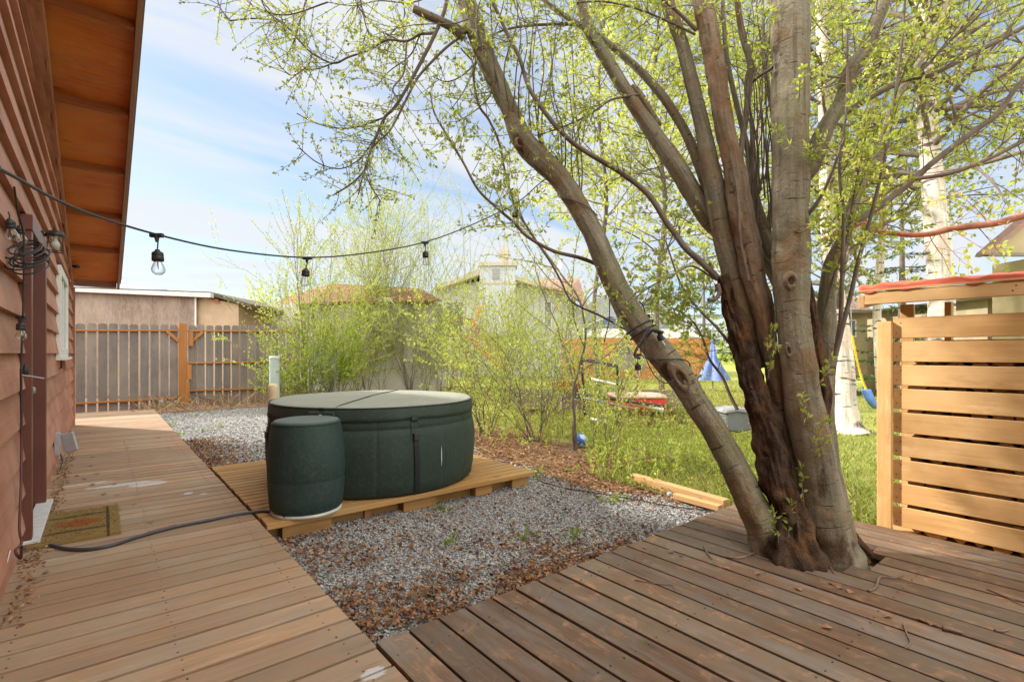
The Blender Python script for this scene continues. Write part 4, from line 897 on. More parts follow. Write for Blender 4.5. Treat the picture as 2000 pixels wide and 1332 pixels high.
m2 = MB(); m2.box((XB + dep / 2, (yb1 + yb0) / 2, -0.05), (dep, yb1 - yb0, 0.03), None, 1); m2.build('floor', M['newwood'], rk)
m2 = MB(); m2.box((XB + dep - 0.03, (yb1 + yb0) / 2, 0.7), (0.015, yb1 - yb0 - 0.1, 1.3), None, 1); m2.build('back_panel', M['newwood'], rk)
m2 = MB()
for k in range(9):
    for yy in (yb1 - 0.11, yb1 - 0.135, yb0 / 2 + yb1 / 2 - 0.012, yb0 / 2 + yb1 / 2 + 0.014):
        m2.lathe((XB + 0.0365, yy, 1.50 - 0.1685 * k - 0.035 - (0.07 if yy in (yb1 - 0.11,) else 0.0)), [(0.001, 0.0), (0.0045, 0.0), (0.005, -0.003)], 10, ax=(-1, 0, 0))
for yy in (0.42, 0.435): m2.lathe((XB - 0.0495, yy, 1.665 if yy < .43 else 1.635), [(0.001, 0.0), (0.005, 0.0), (0.006, -0.003)], 10, ax=(-1, 0, 0))
m2.build('screws', M['screw'], rk)
# crumpled red tarpaulin
m2 = MB(); nu, nv = 150, 40; P = []
for j in range(nv):
    for i in range(nu):
        y_ = yt + 0.035 - (yt - yb0 + 0.1) * i / (nu - 1); s_ = j / (nv - 1)
        if s_ < 0.16: x_ = XB - 0.052; z_ = 1.692 + (s_ / 0.16) * 0.045 + 0.008 * mnoise.noise(Vector((y_ * 9, 0, 5)))
        else: x_ = XB - 0.052 + (s_ - 0.16) / 0.84 * 0.80; z_ = 1.742 + (x_ - XB) * 0.10
        nz = 0.026 * abs(mnoise.noise(Vector((y_ * 3.3, x_ * 9, 1)))) + 0.016 * mnoise.noise(Vector((y_ * 14, x_ * 9, 4)))
        P.append((x_ - 0.004 - (0.006 * mnoise.noise(Vector((y_ * 12, z_ * 20, 0))) if s_ < 0.16 else 0), y_, z_ + nz))
idx = np.arange(nu * nv).reshape(nv, nu); m2.add(P, np.stack([idx[:-1, :-1], idx[:-1, 1:], idx[1:, 1:], idx[1:, :-1]], -1).reshape(-1, 4))
tp = m2.build('tarpaulin', plain('red_tarp', (0.58, 0.12, 0.07), 0.45, 0.12, 5, 0.25, bs=40), None, True); sm = tp.modifiers.new('solid', 'SOLIDIFY'); sm.thickness = 0.004
tag(tp, 'crumpled red tarpaulin covering the roof of the firewood rack', 'tarpaulin')
# firewood: split logs
M['logend'] = wood('split_wood', (0.50, 0.33, 0.16), (0.34, 0.20, 0.09), (0.25, 0.15, 0.08), 14, 0.8, 0.4, 0.35, long=0.4)
logs = []
rgl = random.Random(9)
for k in range(6):
    m2 = MB(); n = rgl.choice((5, 6, 4)); L = 0.40; a0 = rgl.uniform(0, 6); pr_ = []
    for i in range(n):
        a = a0 + 2 * math.pi * i / n + rgl.uniform(-.25, .25); r = rgl.uniform(0.05, 0.078); pr_.append((r * math.cos(a), r * math.sin(a)))
    m2.prism([(0, y_, z_) for y_, z_ in pr_], (L, 0, 0))
    o = m2.build('split_log', M['logend'], None, bevel=0.006, origin=np.array([0, 0, 0])); o.modifiers[0].segments = 2
    tag(o, 'split firewood log stacked among the others behind the rack slats', 'log', 'split logs in the firewood rack'); logs.append(o)
first = [True] * 6
zz = 0.03
while zz < 1.33:
    yy = yb0 + 0.12
    while yy < yb1 - 0.12:
        k = rgl.randrange(6)
        if first[k]: o = logs[k]; first[k] = False
        else: o = logs[k].copy(); COL.objects.link(o)
        o.location = (XB + 0.062 + rgl.uniform(0, 0.04), yy + rgl.uniform(-.012, .012), zz + rgl.uniform(-.008, .008)); o.rotation_euler = (rgl.uniform(0, 6.28), rgl.uniform(-.05, .05), rgl.uniform(-.06, .06))
        yy += 0.112
    zz += 0.100

# ------------------------------------------------------------------ plants: generators
def catm(P): return smooth(P, 6)
class Plant:
    def __init__(s, seed): s.r = random.Random(seed); s.w = MB(); s.L = []     # leaves: pos, dir, size
    def leaf_cluster(s, p, d, size, n=4):
        for _ in range(n):
            v = np.array([s.r.gauss(0, 1), s.r.gauss(0, 1), s.r.gauss(0, 1)]) * 0.65 + d * 0.9
            v /= np.linalg.norm(v) + 1e-9; s.L.append((p, v, size * s.r.uniform(0.6, 1.15)))
    def shoot(s, p, d, L, r, lvl, leaf, up=0.15, wob=0.16, kids=5, spread=0.7, ldens=18, seg=0.09, cl=3, tip=None, bare=0.15, kl=0.55):
        n = max(3, int(L / seg)); P = [np.array(p, float)]; d = np.array(d, float); d /= np.linalg.norm(d); D_ = [d]
        for i in range(n):
            d = d + np.array([s.r.gauss(0, wob), s.r.gauss(0, wob), s.r.gauss(0, wob)]) * 0.5; d[2] += up * 0.12; d /= np.linalg.norm(d)
            P.append(P[-1] + d * L / n); D_.append(d)
        P = np.array(P); rad = np.linspace(r, max(r * 0.3, 0.0012), len(P)); s.w.tube(P, rad, 5 if r < 0.02 else 7)
        if lvl > 0:
            for k in range(kids):
                t = s.r.uniform(0.2, 0.98); i = min(n - 1, int(t * n)); f = t * n - i; q = P[i] * (1 - f) + P[i + 1] * f
                v = np.array([s.r.gauss(0, 1) for _ in range(3)]); v -= D_[i] * (v @ D_[i]); v /= np.linalg.norm(v) + 1e-9
                nd = D_[i] * (1 - spread * 0.45) + v * spread
                s.shoot(q, nd, L * kl * (1.15 - 0.6 * t) * s.r.uniform(0.7, 1.25), rad[i] * 0.55, lvl - 1, leaf, up, wob, kids, spread, ldens, seg, cl, bare=bare, kl=kl)
        if lvl <= 1:
            m = int(L * ldens * (1 if lvl == 0 else 0.5))
            for k in range(m):
                t = bare + (1 - bare) * (k + s.r.random()) / max(1, m); i = min(n - 1, int(t * n)); f = t * n - i
                s.leaf_cluster(P[i] * (1 - f) + P[i + 1] * f, D_[i], leaf, cl)
            s.leaf_cluster(P[-1], D_[-1], leaf, cl + 1)
        return P
    def leaves_mb(s, aspect=0.42, fold=0.12):
        n = len(s.L)
        if n == 0: return None
        P = np.array([l[0] for l in s.L]); D_ = np.array([l[1] for l in s.L]); S_ = np.array([l[2] for l in s.L])[:, None]
        rg_ = np.random.default_rng(n); q = rg_.normal(size=(n, 3)); side = np.cross(D_, q); side /= np.linalg.norm(side, axis=1, keepdims=True) + 1e-9; nr = np.cross(side, D_)
        base = P + D_ * S_ * 0.15
        V = np.stack([base, base + D_ * S_ * 0.5 + side * S_ * aspect / 2 + nr * S_ * fold, base + D_ * S_, base + D_ * S_ * 0.5 - side * S_ * aspect / 2 + nr * S_ * fold], 1).reshape(-1, 3)
        o = (np.arange(n) * 4)[:, None]; F = np.concatenate([o + [0, 1, 2], o + [0, 2, 3]], 0)
        m2 = MB(); m2.add(V, F, np.repeat(rg_.uniform(0, 1, n), 4)); return m2

# ------------------------------------------------------------------ the big many-stemmed willow
TB = TREE.copy()
willow = thing('willow_tree', 'large many-stemmed willow growing up through the deck', 'tree', (TB[0], TB[1], -0.16))
def limb(pts, name='limb', mat='bark', k=20, lump=0.07, cap=False, n=8, parent=willow):
    if name in ('limb', 'split_stem', 'trunk') and parent is willow: pts = [(u, v, w * (0.91 if v < 1000 else 0.97), d) for u, v, w, d in pts]
    """pts: (u, v, width px, depth)"""
    P = np.array([at(u, v, d) for u, v, w, d in pts]); Rr = np.array([[w * d / F2000 / 2] * 3 for u, v, w, d in pts])
    Ps = smooth(P, n); Rs = smooth(Rr, n)[:, 0]; m2 = MB(); m2.tube(Ps, np.maximum(Rs, 0.001), k, lump=lump, cap=cap)
    if parent is None: return Ps, Rs, m2
    m2.build(name, M[mat], parent, True); return Ps, Rs
random.seed(21)
LA = limb([(1634, 1160, 150, 3.12), (1630, 1098, 116, 3.12), (1622, 1060, 100, 3.13), (1610, 1000, 90, 3.13), (1602, 940, 84, 3.14), (1588, 870, 80, 3.14), (1572, 800, 76, 3.15), (1560, 710, 68, 3.16), (1549, 610, 68, 3.18), (1545, 520, 72, 3.2), (1543, 380, 73, 3.22), (1543, 250, 72, 3.26), (1543, 120, 74, 3.3), (1542, 0, 80, 3.34), (1540, -160, 70, 3.45), (1530, -400, 50, 3.7)], 'trunk', k=36, lump=0.085, n=12)
for (a, b) in ((( 1660, 1060, 30), (1692, 1102, 22)), ((1640, 1080, 34), (1662, 1118, 22)), ((1600, 1085, 34), (1602, 1124, 24)), ((1560, 1080, 34), (1548, 1112, 20)), ((1665, 1050, 22), (1700, 1082, 14))):
    limb([(a[0] - (b[0] - a[0]) * .6, a[1] - 55, a[2] * .7, 3.10), (a[0], a[1], a[2], 3.07), (b[0], b[1], b[2], 3.02)], 'root', 'darkbark', 20, 0.3)
limb([(1577, 530, 6, 3.14), (1583, 580, 14, 3.13), (1592, 640, 20, 3.12), (1601, 720, 24, 3.12), (1609, 780, 22, 3.12), (1613, 830, 14, 3.12), (1612, 870, 5, 3.13)], 'bark_fissure', 'darkbark', 24, 0.35)
LB = limb([(1652, 1140, 90, 3.1), (1645, 1090, 78, 3.1), (1636, 1040, 56, 3.14), (1628, 970, 50, 3.2), (1618, 900, 44, 3.22), (1607, 800, 44, 3.24), (1611, 700, 44, 3.26), (1614, 640, 40, 3.28), (1614, 600, 36, 3.3), (1617, 560, 31, 3.32), (1624, 515, 29, 3.34), (1648, 468, 26, 3.38), (1664, 405, 22, 3.42), (1690, 345, 20, 3.46), (1722, 295, 18, 3.5), (1738, 228, 17, 3.55), (1752, 188, 15, 3.6), (1790, 132, 14, 3.65), (1838, 45, 13, 3.7), (1860, -20, 11, 3.75), (1890, -120, 8, 3.8)], k=20, lump=0.12)
LL = limb([(1520, 1110, 90, 3.14), (1503, 1062, 76, 3.16), (1487, 1021, 66, 3.18), (1462, 970, 62, 3.21), (1430, 903, 57, 3.26), (1393, 836, 54, 3.31), (1362, 790, 52, 3.35), (1335, 745, 56, 3.39), (1303, 706, 60, 3.43), (1262, 656, 55, 3.49), (1222, 597, 53, 3.55), (1190, 530, 49, 3.62), (1163, 465, 45, 3.69), (1126, 397, 44, 3.76), (1094, 349, 47, 3.82), (1055, 311, 49, 3.87), (1020, 272, 47, 3.92), (995, 214, 38, 3.97), (971, 161, 39, 4.02), (946, 108, 41, 4.07), (927, 52, 43, 4.12), (908, 0, 42, 4.17), (880, -80, 34, 4.25), (830, -200, 26, 4.4)], k=28, lump=0.09, n=10)
limb([(907, 70, 26, 4.10), (880, 52, 18, 4.08), (845, 35, 16, 4.05), (808, 18, 15, 4.02)], 'cut_stub', k=14, cap=True)
limb([(1070, 305, 13, 3.86), (1060, 285, 10, 3.85), (1053, 262, 9, 3.84)], 'cut_stub', k=10, cap=True)
limb([(1546, 1125, 150, 3.10), (1546, 1080, 104, 3.08), (1538, 1000, 56, 3.12), (1518, 936, 50, 3.15), (1496, 835, 48, 3.2), (1478, 775, 46, 3.25), (1462, 715, 44, 3.3), (1449, 660, 40, 3.35), (1436, 620, 34, 3.4), (1424, 580, 28, 3.43), (1409, 540, 22, 3.45)], 'dead_stem', 'darkbark', 56, 0.38, n=24)
limb([(1580, 1070, 40, 3.14), (1566, 1000, 34, 3.18), (1546, 900, 28, 3.22), (1530, 835, 28, 3.26), (1518, 770, 30, 3.28), (1506, 700, 34, 3.3), (1490, 610, 42, 3.33), (1474, 545, 47, 3.36), (1458, 465, 49, 3.39), (1441, 384, 48, 3.42), (1431, 315, 42, 3.45), (1415, 245, 38, 3.48), (1400, 150, 37, 3.52), (1384, 60, 38, 3.56), (1370, 0, 38, 3.6), (1350, -120, 32, 3.7), (1335, -260, 24, 3.8)], 'split_stem', 'splitbark', 44, 0.2)
LD = limb([(1480, 720, 40, 3.40), (1463, 655, 42, 3.42), (1449, 604, 42, 3.44), (1432, 536, 44, 3.47), (1412, 455, 46, 3.5), (1402, 395, 46, 3.52), (1388, 332, 40, 3.55), (1371, 245, 32, 3.6), (1350, 157, 29, 3.66), (1332, 87, 27, 3.7), (1308, 17, 26, 3.75), (1292, -60, 22, 3.82), (1262, -180, 16, 3.9)])
LF = limb([(1545, 590, 40, 3.35), (1500, 510, 36, 3.5), (1440, 470, 37, 3.6), (1388, 432, 40, 3.64), (1350, 372, 40, 3.68), (1315, 315, 40, 3.72), (1280, 266, 35, 3.77), (1242, 210, 30, 3.83), (1212, 161, 28, 3.88), (1176, 102, 27, 3.94), (1150, 56, 25, 4.0), (1134, 0, 22, 4.05), (1122, -80, 18, 4.1), (1095, -200, 12, 4.2)])
LF2 = limb([(1385, 370, 28, 3.62), (1357, 298, 22, 3.7), (1335, 252, 20, 3.76), (1300, 196, 19, 3.83), (1261, 150, 17, 3.9), (1218, 110, 15, 3.98), (1170, 72, 13, 4.06), (1111, 37, 11, 4.15), (1062, 0, 9, 4.2), (1000, -60, 7, 4.3)], k=14)
limb([(1287, 245, 14, 3.8), (1262, 205, 12, 3.83), (1235, 168, 11, 3.86)], k=10, cap=True)
LR = limb([(1552, 352, 34, 3.27), (1574, 335, 44, 3.24), (1592, 300, 42, 3.22), (1615, 245, 34, 3.2), (1645, 196, 30, 3.18), (1662, 140, 32, 3.16), (1690, 98, 30, 3.14), (1708, 50, 28, 3.12), (1727, 0, 26, 3.1), (1750, -90, 20, 3.08), (1780, -220, 14, 3.05)])
LG = limb([(1450, 330, 12, 3.5), (1447, 297, 12, 3.5), (1457, 227, 13, 3.55), (1463, 168, 14, 3.6), (1465, 122, 14, 3.62), (1450, 70, 13, 3.66), (1440, 0, 12, 3.7), (1432, -90, 9, 3.8)], k=12)
LH = limb([(1510, 500, 26, 3.45), (1490, 440, 24, 3.5), (1478, 400, 20, 3.55), (1468, 345, 15, 3.6), (1460, 290, 12, 3.64), (1440, 210, 11, 3.7), (1420, 115, 10, 3.75), (1412, 20, 8, 3.8), (1408, -80, 6, 3.9)], k=12)
LH2 = limb([(1500, 450, 14, 3.5), (1510, 380, 11, 3.55), (1515, 280, 9, 3.6), (1500, 160, 8, 3.7), (1490, 40, 7, 3.8), (1488, -80, 5, 3.9)], k=10)
def knot(u, v, d, w, h, tilt=0):
    c = at(u, v, d); r = w * d / F2000 / 2; q = np.stack([RGT * math.cos(tilt) + UP * math.sin(tilt), -RGT * math.sin(tilt) + UP * math.cos(tilt), -FWD], 1)
    a = np.linspace(0, 2 * math.pi, 28, endpoint=False)
    for nm, mt, prof in (('knot', 'splitbark', [(1.5, -0.5), (1.25, -0.1), (1.0, 0.12), (0.8, 0.08), (0.62, -0.15)]), ('knot_hollow', 'darkbark', [(0.75, -0.06), (0.5, -0.2), (0.2, -0.3), (0.01, -0.3)])):
        V = []
        for rr_, z_ in prof:
            for t in a: k_ = 1 + 0.18 * mnoise.noise(Vector((math.cos(t) * 1.5 + u, math.sin(t) * 1.5, rr_ * 2))); V.append(c + q @ np.array([rr_ * r * k_ * math.cos(t), rr_ * r * k_ * h / w * math.sin(t), z_ * r]))
        idx = np.arange(len(V)).reshape(-1, 28); nx2 = np.roll(idx, -1, 1); m2 = MB(); m2.add(V, np.stack([idx[:-1], nx2[:-1], nx2[1:], idx[1:]], -1).reshape(-1, 4)); m2.build(nm, M[mt], willow, True)
knot(1546, 548, 3.07, 20, 26); knot(1565, 448, 3.10, 24, 12, 0.3); knot(1330, 738, 3.30, 22, 48, 0.62); knot(1016, 278, 3.84, 16, 18, 0.4); knot(1541, 684, 3.06, 10, 22, 0.15); knot(1394, 822, 3.25, 6, 12, 0.5); knot(1375, 805, 3.27, 5, 9, 0.5); knot(1540, 300, 3.17, 16, 8, 0.4)
branch_mb = MB(); W_ = Plant(31)
allb = []; sprays_later = []
def br(pts, k=8, depths=None):
    Ps, Rs, m2 = limb(pts, k=k, lump=0.05, parent=None, n=6)
    branch_mb.V += m2.V; branch_mb.R += m2.R; branch_mb.G += m2.G; branch_mb.F += [f + branch_mb.n for f in m2.F]; branch_mb.n += m2.n
    allb.append((Ps, Rs)); return Ps
def bp(l, w0, w1, d0, d1): n = len(l); return [(u, v, w0 + (w1 - w0) * i / (n - 1), d0 + (d1 - d0) * i / (n - 1)) for i, (u, v) in enumerate(l)]
B1 = br(bp([(1403, 545), (1371, 513), (1340, 486), (1320, 459), (1300, 432), (1265, 379), (1210, 336), (1137, 292), (1100, 262), (1062, 217), (1032, 169), (1014, 112), (991, 67), (961, 0), (940, -60)], 13, 6, 3.45, 3.9))
br(bp([(1401, 555), (1405, 572), (1396, 585), (1383, 586)], 10, 6, 3.4, 3.35))
B2 = br(bp([(1555, 444), (1597, 395), (1622, 343), (1650, 270)], 9, 5, 3.2, 2.95))
B3 = br(bp([(1650, 222), (1685, 200), (1755, 161), (1783, 153), (1818, 147), (1895, 108), (1950, 80), (2010, 48), (2100, 0)], 11, 8, 3.2, 3.0))
B4 = br(bp([(1660, 440), (1720, 402), (1790, 346), (1825, 315), (1895, 262), (1947, 224), (1975, 185), (2000, 154), (2060, 90)], 13, 8, 3.3, 3.1))
B5 = br(bp([(1788, 350), (1860, 338), (1930, 311), (2000, 276), (2080, 230)], 8, 5, 3.15, 3.0))
B6 = br(bp([(1751, 165), (1800, 138), (1850, 85), (1880, 60), (1912, 30), (1935, -10)], 6, 3, 3.05, 2.9))
B7 = br(bp([(1631, 695), (1640, 640), (1643, 604), (1645, 520), (1648, 418), (1640, 330), (1654, 200), (1655, 60)], 10, 4, 3.15, 3.0))
B8 = br(bp([(1632, 695), (1645, 640), (1663, 570), (1675, 516), (1702, 418), (1729, 307), (1745, 210), (1762, 80), (1770, -40)], 10, 4, 3.14, 2.95))
B9 = br(bp([(1510, 700), (1515, 620), (1512, 560)], 5, 3, 3.2, 3.2))
B10 = br(bp([(1608, 620), (1625, 550), (1650, 480), (1668, 380), (1690, 270)], 6, 3, 3.2, 3.1))
B11 = br(bp([(1462, 548), (1447, 470), (1440, 380), (1425, 300)], 6, 3, 3.3, 3.3))
B12 = br(bp([(856, 53), (835, 97), (801, 161), (771, 210), (752, 229), (737, 262), (722, 300), (711, 334), (685, 360), (650, 382)], 8, 3, 4.05, 4.1))
br(bp([(880, -40), (868, 20), (856, 53)], 9, 8, 4.1, 4.05))
B13 = br(bp([(900, 72), (870, 95), (824, 142), (805, 172), (775, 232), (756, 262), (730, 285), (715, 320), (700, 380)], 6, 2.5, 4.1, 4.0))
B14 = br(bp([(853, 62), (842, 66), (820, 68), (794, 81), (756, 79), (719, 99), (681, 112), (651, 124), (610, 105), (580, 75), (550, 45), (501, 37), (449, 41)], 5.5, 2.5, 4.05, 4.3))
B15 = br(bp([(794, 83), (791, 130), (785, 150), (768, 172), (772, 186), (780, 188)], 4, 2.5, 4.05, 4.0))
B16 = br(bp([(711, 334), (725, 365), (745, 396)], 3, 2, 4.1, 4.1))
B17 = br(bp([(752, 229), (725, 240), (690, 250), (650, 250), (610, 238), (580, 222)], 3.5, 2, 4.1, 4.3))
B18 = br(bp([(737, 262), (712, 300), (690, 320), (660, 330), (620, 318), (585, 290)], 3, 2, 4.1, 4.3))
B19 = br(bp([(598, 0), (585, 45), (575, 80), (560, 110)], 4, 2, 4.3, 4.3))
for pts_ in ([(905, -30), (850, -10), (800, 6), (740, 2), (690, 12), (640, 5)], [(700, -20), (712, 40), (722, 75)], [(505, -20), (520, 20), (560, 52)], [(690, -30), (698, 10), (735, 55), (775, 78)], [(780, -20), (790, 30), (770, 60), (730, 92)], [(820, 70), (800, 110), (760, 140), (735, 170)], [(651, 124), (620, 135), (590, 138), (575, 150)], [(610, 105), (600, 130), (570, 148), (545, 128)], [(450, 41), (432, 20), (425, 0)], [(640, 5), (560, 30), (500, 15), (470, -10)], [(900, 95), (925, 130), (905, 180), (880, 215)], [(940, 115), (900, 150), (870, 160), (845, 150)], [(950, 130), (960, 180), (930, 215), (890, 240)]):
    Bq = br(bp(pts_, 3.2, 1.6, 4.1, 4.2)); sprays_later.append(Bq)
B20 = br(bp([(1236, 652), (1175, 618), (1118, 590), (1095, 548), (1075, 512), (1040, 460), (1005, 400), (985, 330), (975, 280), (955, 235), (935, 205), (925, 150), (935, 100)], 4, 5, 3.9, 4.2))
B21 = br(bp([(1192, 528), (1137, 505), (1080, 490), (1030, 462), (1005, 436), (975, 410), (935, 372), (905, 318), (880, 275), (850, 225), (840, 180)], 8, 3, 3.75, 3.9))
B22 = br(bp([(1250, 185), (1195, 195), (1165, 215), (1120, 240), (1060, 262)], 5, 3, 3.8, 3.8))
B23 = br(bp([(1155, 52), (1110, 48), (1040, 50), (990, 58), (955, 72)], 7, 3, 4.0, 4.1))
B24 = br(bp([(1360, 60), (1320, 20), (1270, -20)], 8, 5, 3.6, 3.6)); B25 = br(bp([(1358, 68), (1310, 45), (1245, 18), (1180, 4), (1120, 6)], 5, 3, 3.6, 3.8))
B26 = br(bp([(1470, 160), (1490, 145), (1510, 132)], 5, 6, 3.5, 3.3))
B27 = br(bp([(1395, 545), (1350, 520), (1310, 540), (1270, 560), (1230, 590)], 4, 2, 3.5, 3.6))
B28 = br(bp([(1440, 690), (1400, 640), (1370, 610), (1345, 580), (1325, 545), (1300, 470)], 6, 3, 3.4, 3.7))
B29 = br(bp([(1440, 800), (1425, 770), (1410, 735), (1385, 700), (1370, 655), (1345, 620), (1310, 600)], 7, 3, 3.5, 3.8))
rgb_ = random.Random(44)
for k in range(16):                                        # thin hanging / upright shoots off the leaning limb
    u0 = rgb_.uniform(930, 1135); v0 = np.interp(u0, [920, 1020, 1096, 1163], [60, 272, 349, 465]); 
    br(bp([(u0, v0), (u0 + rgb_.uniform(-14, 12), v0 - 90), (u0 + rgb_.uniform(-26, 22), v0 - 190), (u0 + rgb_.uniform(-40, 20), v0 - 320)], 3.5, 1.5, 3.9, 3.8 + rgb_.uniform(-.3, .3)), 5)
for k in range(26):                                        # water shoots in the fork
    u0 = rgb_.uniform(1460, 1530); br(bp([(u0, rgb_.uniform(350, 480)), (u0 + rgb_.uniform(-14, 12), 300), (u0 + rgb_.uniform(-25, 22), 180), (u0 + rgb_.uniform(-40, 30), rgb_.uniform(20, 140))], 3.5, 1.5, 3.45, 3.5 + rgb_.uniform(-.2, .3)), 5)
branch_mb.build('branches', M['twig'], willow, True)
# leafy sprays off the branches
def sprays(P, n, L, leaf, dens, t0=0.25, up=0.1, lvl=1, kids=3, cl=3, droop=0.0):
    for _ in range(n):
        i = int(W_.r.uniform(t0, 0.999) * (len(P) - 1)); d = P[i + 1] - P[i]; d /= np.linalg.norm(d) + 1e-9
        v = np.array([W_.r.gauss(0, 1) for _ in range(3)]); v[2] -= droop; v -= d * (v @ d) * 0.7; v /= np.linalg.norm(v); nd = d * 0.5 + v * 0.8
        W_.shoot(P[i], nd, L * W_.r.uniform(0.5, 1.3), 0.003, lvl, leaf, up, 0.16, kids, 0.75, dens, 0.06, cl)
for B in (B12, B13): sprays(B, 22, 0.42, 0.032, 17, 0.25, lvl=0, cl=3); sprays(B, 7, 0.36, 0.032, 15, 0.3, kids=2, cl=3)
for B in (B14,): sprays(B, 36, 0.34, 0.031, 18, 0.15, lvl=0, cl=3); sprays(B, 16, 0.32, 0.031, 16, 0.2, kids=2, cl=3)
for B in (B15, B16, B19): sprays(B, 12, 0.3, 0.033, 20, 0.1, lvl=0, cl=3)
for B in sprays_later: sprays(B, 15, 0.28, 0.032, 20, 0.1, lvl=0, cl=3)
for B in (B17, B18): sprays(B, 20, 0.24, 0.034, 24, 0.05, lvl=0, cl=3)
for B in (B20, B21): sprays(B, 22, 0.35, 0.042, 16, 0.35, cl=3)
for B in (B1, B22, B23, B25): sprays(B, 20, 0.42, 0.040, 16, 0.2, cl=3)
for B in (B3, B4, B5, B6): sprays(B, 13, 0.38, 0.034, 16, 0.2, cl=3)
for B in (B7, B8, B10, B27, B28, B29): sprays(B, 16, 0.28, 0.042, 18, 0.3, cl=4)
for (P, Rr) in (LF, LF2, LD, LR, LG, LH, LH2): sprays(P, 11, 0.5, 0.036, 11, 0.5, kids=3, cl=3)
for (P, Rr) in (LL,): sprays(P, 20, 0.45, 0.040, 15, 0.62, cl=3)
for (P, Rr) in (LL,): sprays(P, 8, 0.14, 0.04, 25, 0.2, lvl=0, cl=2)
for (u, v, d) in ((1560, 200, 3.05), (1550, 290, 3.05), (1590, 900, 3.0), (1585, 830, 3.0), (1595, 760, 3.02), (1495, 700, 3.15), (1540, 1050, 3.0), (1520, 1060, 3.0), (1560, 1030, 3.0), (1570, 980, 3.0), (1215, 560, 3.4), (1225, 590, 3.4), (1210, 500, 3.5), (1240, 620, 3.4), (1500, 740, 3.1), (1580, 880, 3.0)):
    W_.shoot(at(u, v, d), np.array([W_.r.gauss(0, .6), W_.r.gauss(0, .6), 1.0]), 0.20, 0.0025, 0, 0.045, 0.3, 0.2, 0, 0.7, 34, 0.04, 3)
for k in range(36):
    u = W_.r.uniform(860, 1900); v = W_.r.uniform(-260, 60); d = W_.r.uniform(3.4, 5.5)
    W_.shoot(at(u, v, d), np.array([W_.r.gauss(0, 1), W_.r.gauss(0, 1), -0.3]), 0.8, 0.005, 2, 0.042, 0.0, 0.16, 4, 0.7, 14, 0.08, 3)
W_.w.build('twigs', M['twig'], willow, True)
W_.leaves_mb(0.45).build('leaves', M['leaf'], willow)

# overhanging rusty branch
mbp = bp([(1600, 470), (1650, 450), (1685, 437), (1714, 451), (1765, 458), (1808, 458), (1854, 448), (1888, 443), (1945, 436), (2000, 421), (2100, 395), (2250, 330)], 6, 16, 4.3, 4.0)
ob_ = thing('tree_branch', 'rusty red branch reaching in from the right above the firewood rack', 'branch', at(1800, 458, 4.1))
P, Rr, m2 = limb(mbp, k=12, lump=0.12, parent=None); m2.build('bough', M['redtwig'], ob_, True)
pl = Plant(5)
for _ in range(22):
    i = pl.r.randrange(5, len(P) - 2); pl.shoot(P[i], np.array([pl.r.gauss(0, .7), pl.r.gauss(0, .7), pl.r.choice((-.6, .5))]), 0.42, 0.004, 1, 0.05, 0.0, 0.2, 3, 0.8, 9, 0.07, 2)
pl.w.build('twigs', M['redtwig'], ob_, True); pl.leaves_mb(0.75).build('leaves', M['leafpale'], ob_)

# ------------------------------------------------------------------ string lights
random.seed(12)
def bulb(name, label, p, group, sway=(0, 0, -1), parent_th=None, joint=True, drop=0.06, sc=0.9):
    """hanging bulb: joint at p"""
    o = thing(name, label, 'light bulb', p, group); p = np.array(p, float); s = np.array(sway, float); s /= np.linalg.norm(s)
    if joint:
        m2 = MB(); m2.box(p + [0, 0, -0.004], (0.05, 0.016, 0.016), np.array(Matrix.Rotation(R_(-35), 3, 'Z'))); m2.lathe(p, [(0.012, 0.0), (0.006, 0.03)], 8, ax=s); m2.build('clip', M['rubber'], o, bevel=0.003)
    m2 = MB(); m2.tube([p, p + s * drop * .5 + [0.003, 0, 0], p + s * drop], 0.0032 * sc, 6); m2.build('lead', M['rubber'], o, True)
    q = p + s * drop
    m2 = MB(); m2.lathe(q, [(0.001, -0.002), (0.008, 0), (0.010, 0.006), (0.019, 0.012), (0.0205, 0.024), (0.018, 0.026), (0.0205, 0.028), (0.0205, 0.044), (0.001, 0.044)], 18, ax=s); m2.build('socket', M['rubber'], o, True)
    m2 = MB(); m2.lathe(q + s * 0.044, [(0.013, 0), (0.014, 0.007), (0.021, 0.022), (0.024, 0.034), (0.021, 0.045), (0.012, 0.053), (0.001, 0.055)], 20, ax=s); b_ = m2.build('glass', M['glass'], o, True)
    m2 = MB(); m2.lathe(q + s * 0.044, [(0.003, 0), (0.003, 0.018), (0.001, 0.034)], 8, ax=s); m2.build('filament', M['filament'], b_, True)
    return o
J = [at(306, 458, 1.95), at(600, 503, 2.75), at(830, 473, 3.35), at(1008, 397, 3.72)]
w0 = onX(0, 331, XW + 0.05)
mb = MB(); w0 = at(0, 331, 1.05); wpre = at(-90, 300, 0.85)
Pw = smooth([wpre, w0, at(150, 408, 1.45), J[0], at(450, 489, 2.35), J[1], at(720, 494, 3.05), J[2], at(920, 440, 3.55), J[3], at(1050, 362, 3.78), at(1090, 331, 3.82)], 8)
mb.tube(Pw, 0.0042, 7); tag(mb.build('light_cable', M['rubber'], None, True), 'black string-light cable strung from the house to the leaning trunk', 'cable')
labs = ['clear hanging bulb nearest the house eave, largest of the string', 'clear bulb hanging above the picket fence and red-roofed shed', 'clear bulb hanging left of the white house gable', 'small bulb hanging beside the leaning willow limb']
for p, l in zip(J, labs): bulb('string_bulb', l, p, 'bulbs of the string lights', (random.uniform(-.1, .1), random.uniform(-.1, .1), -1))
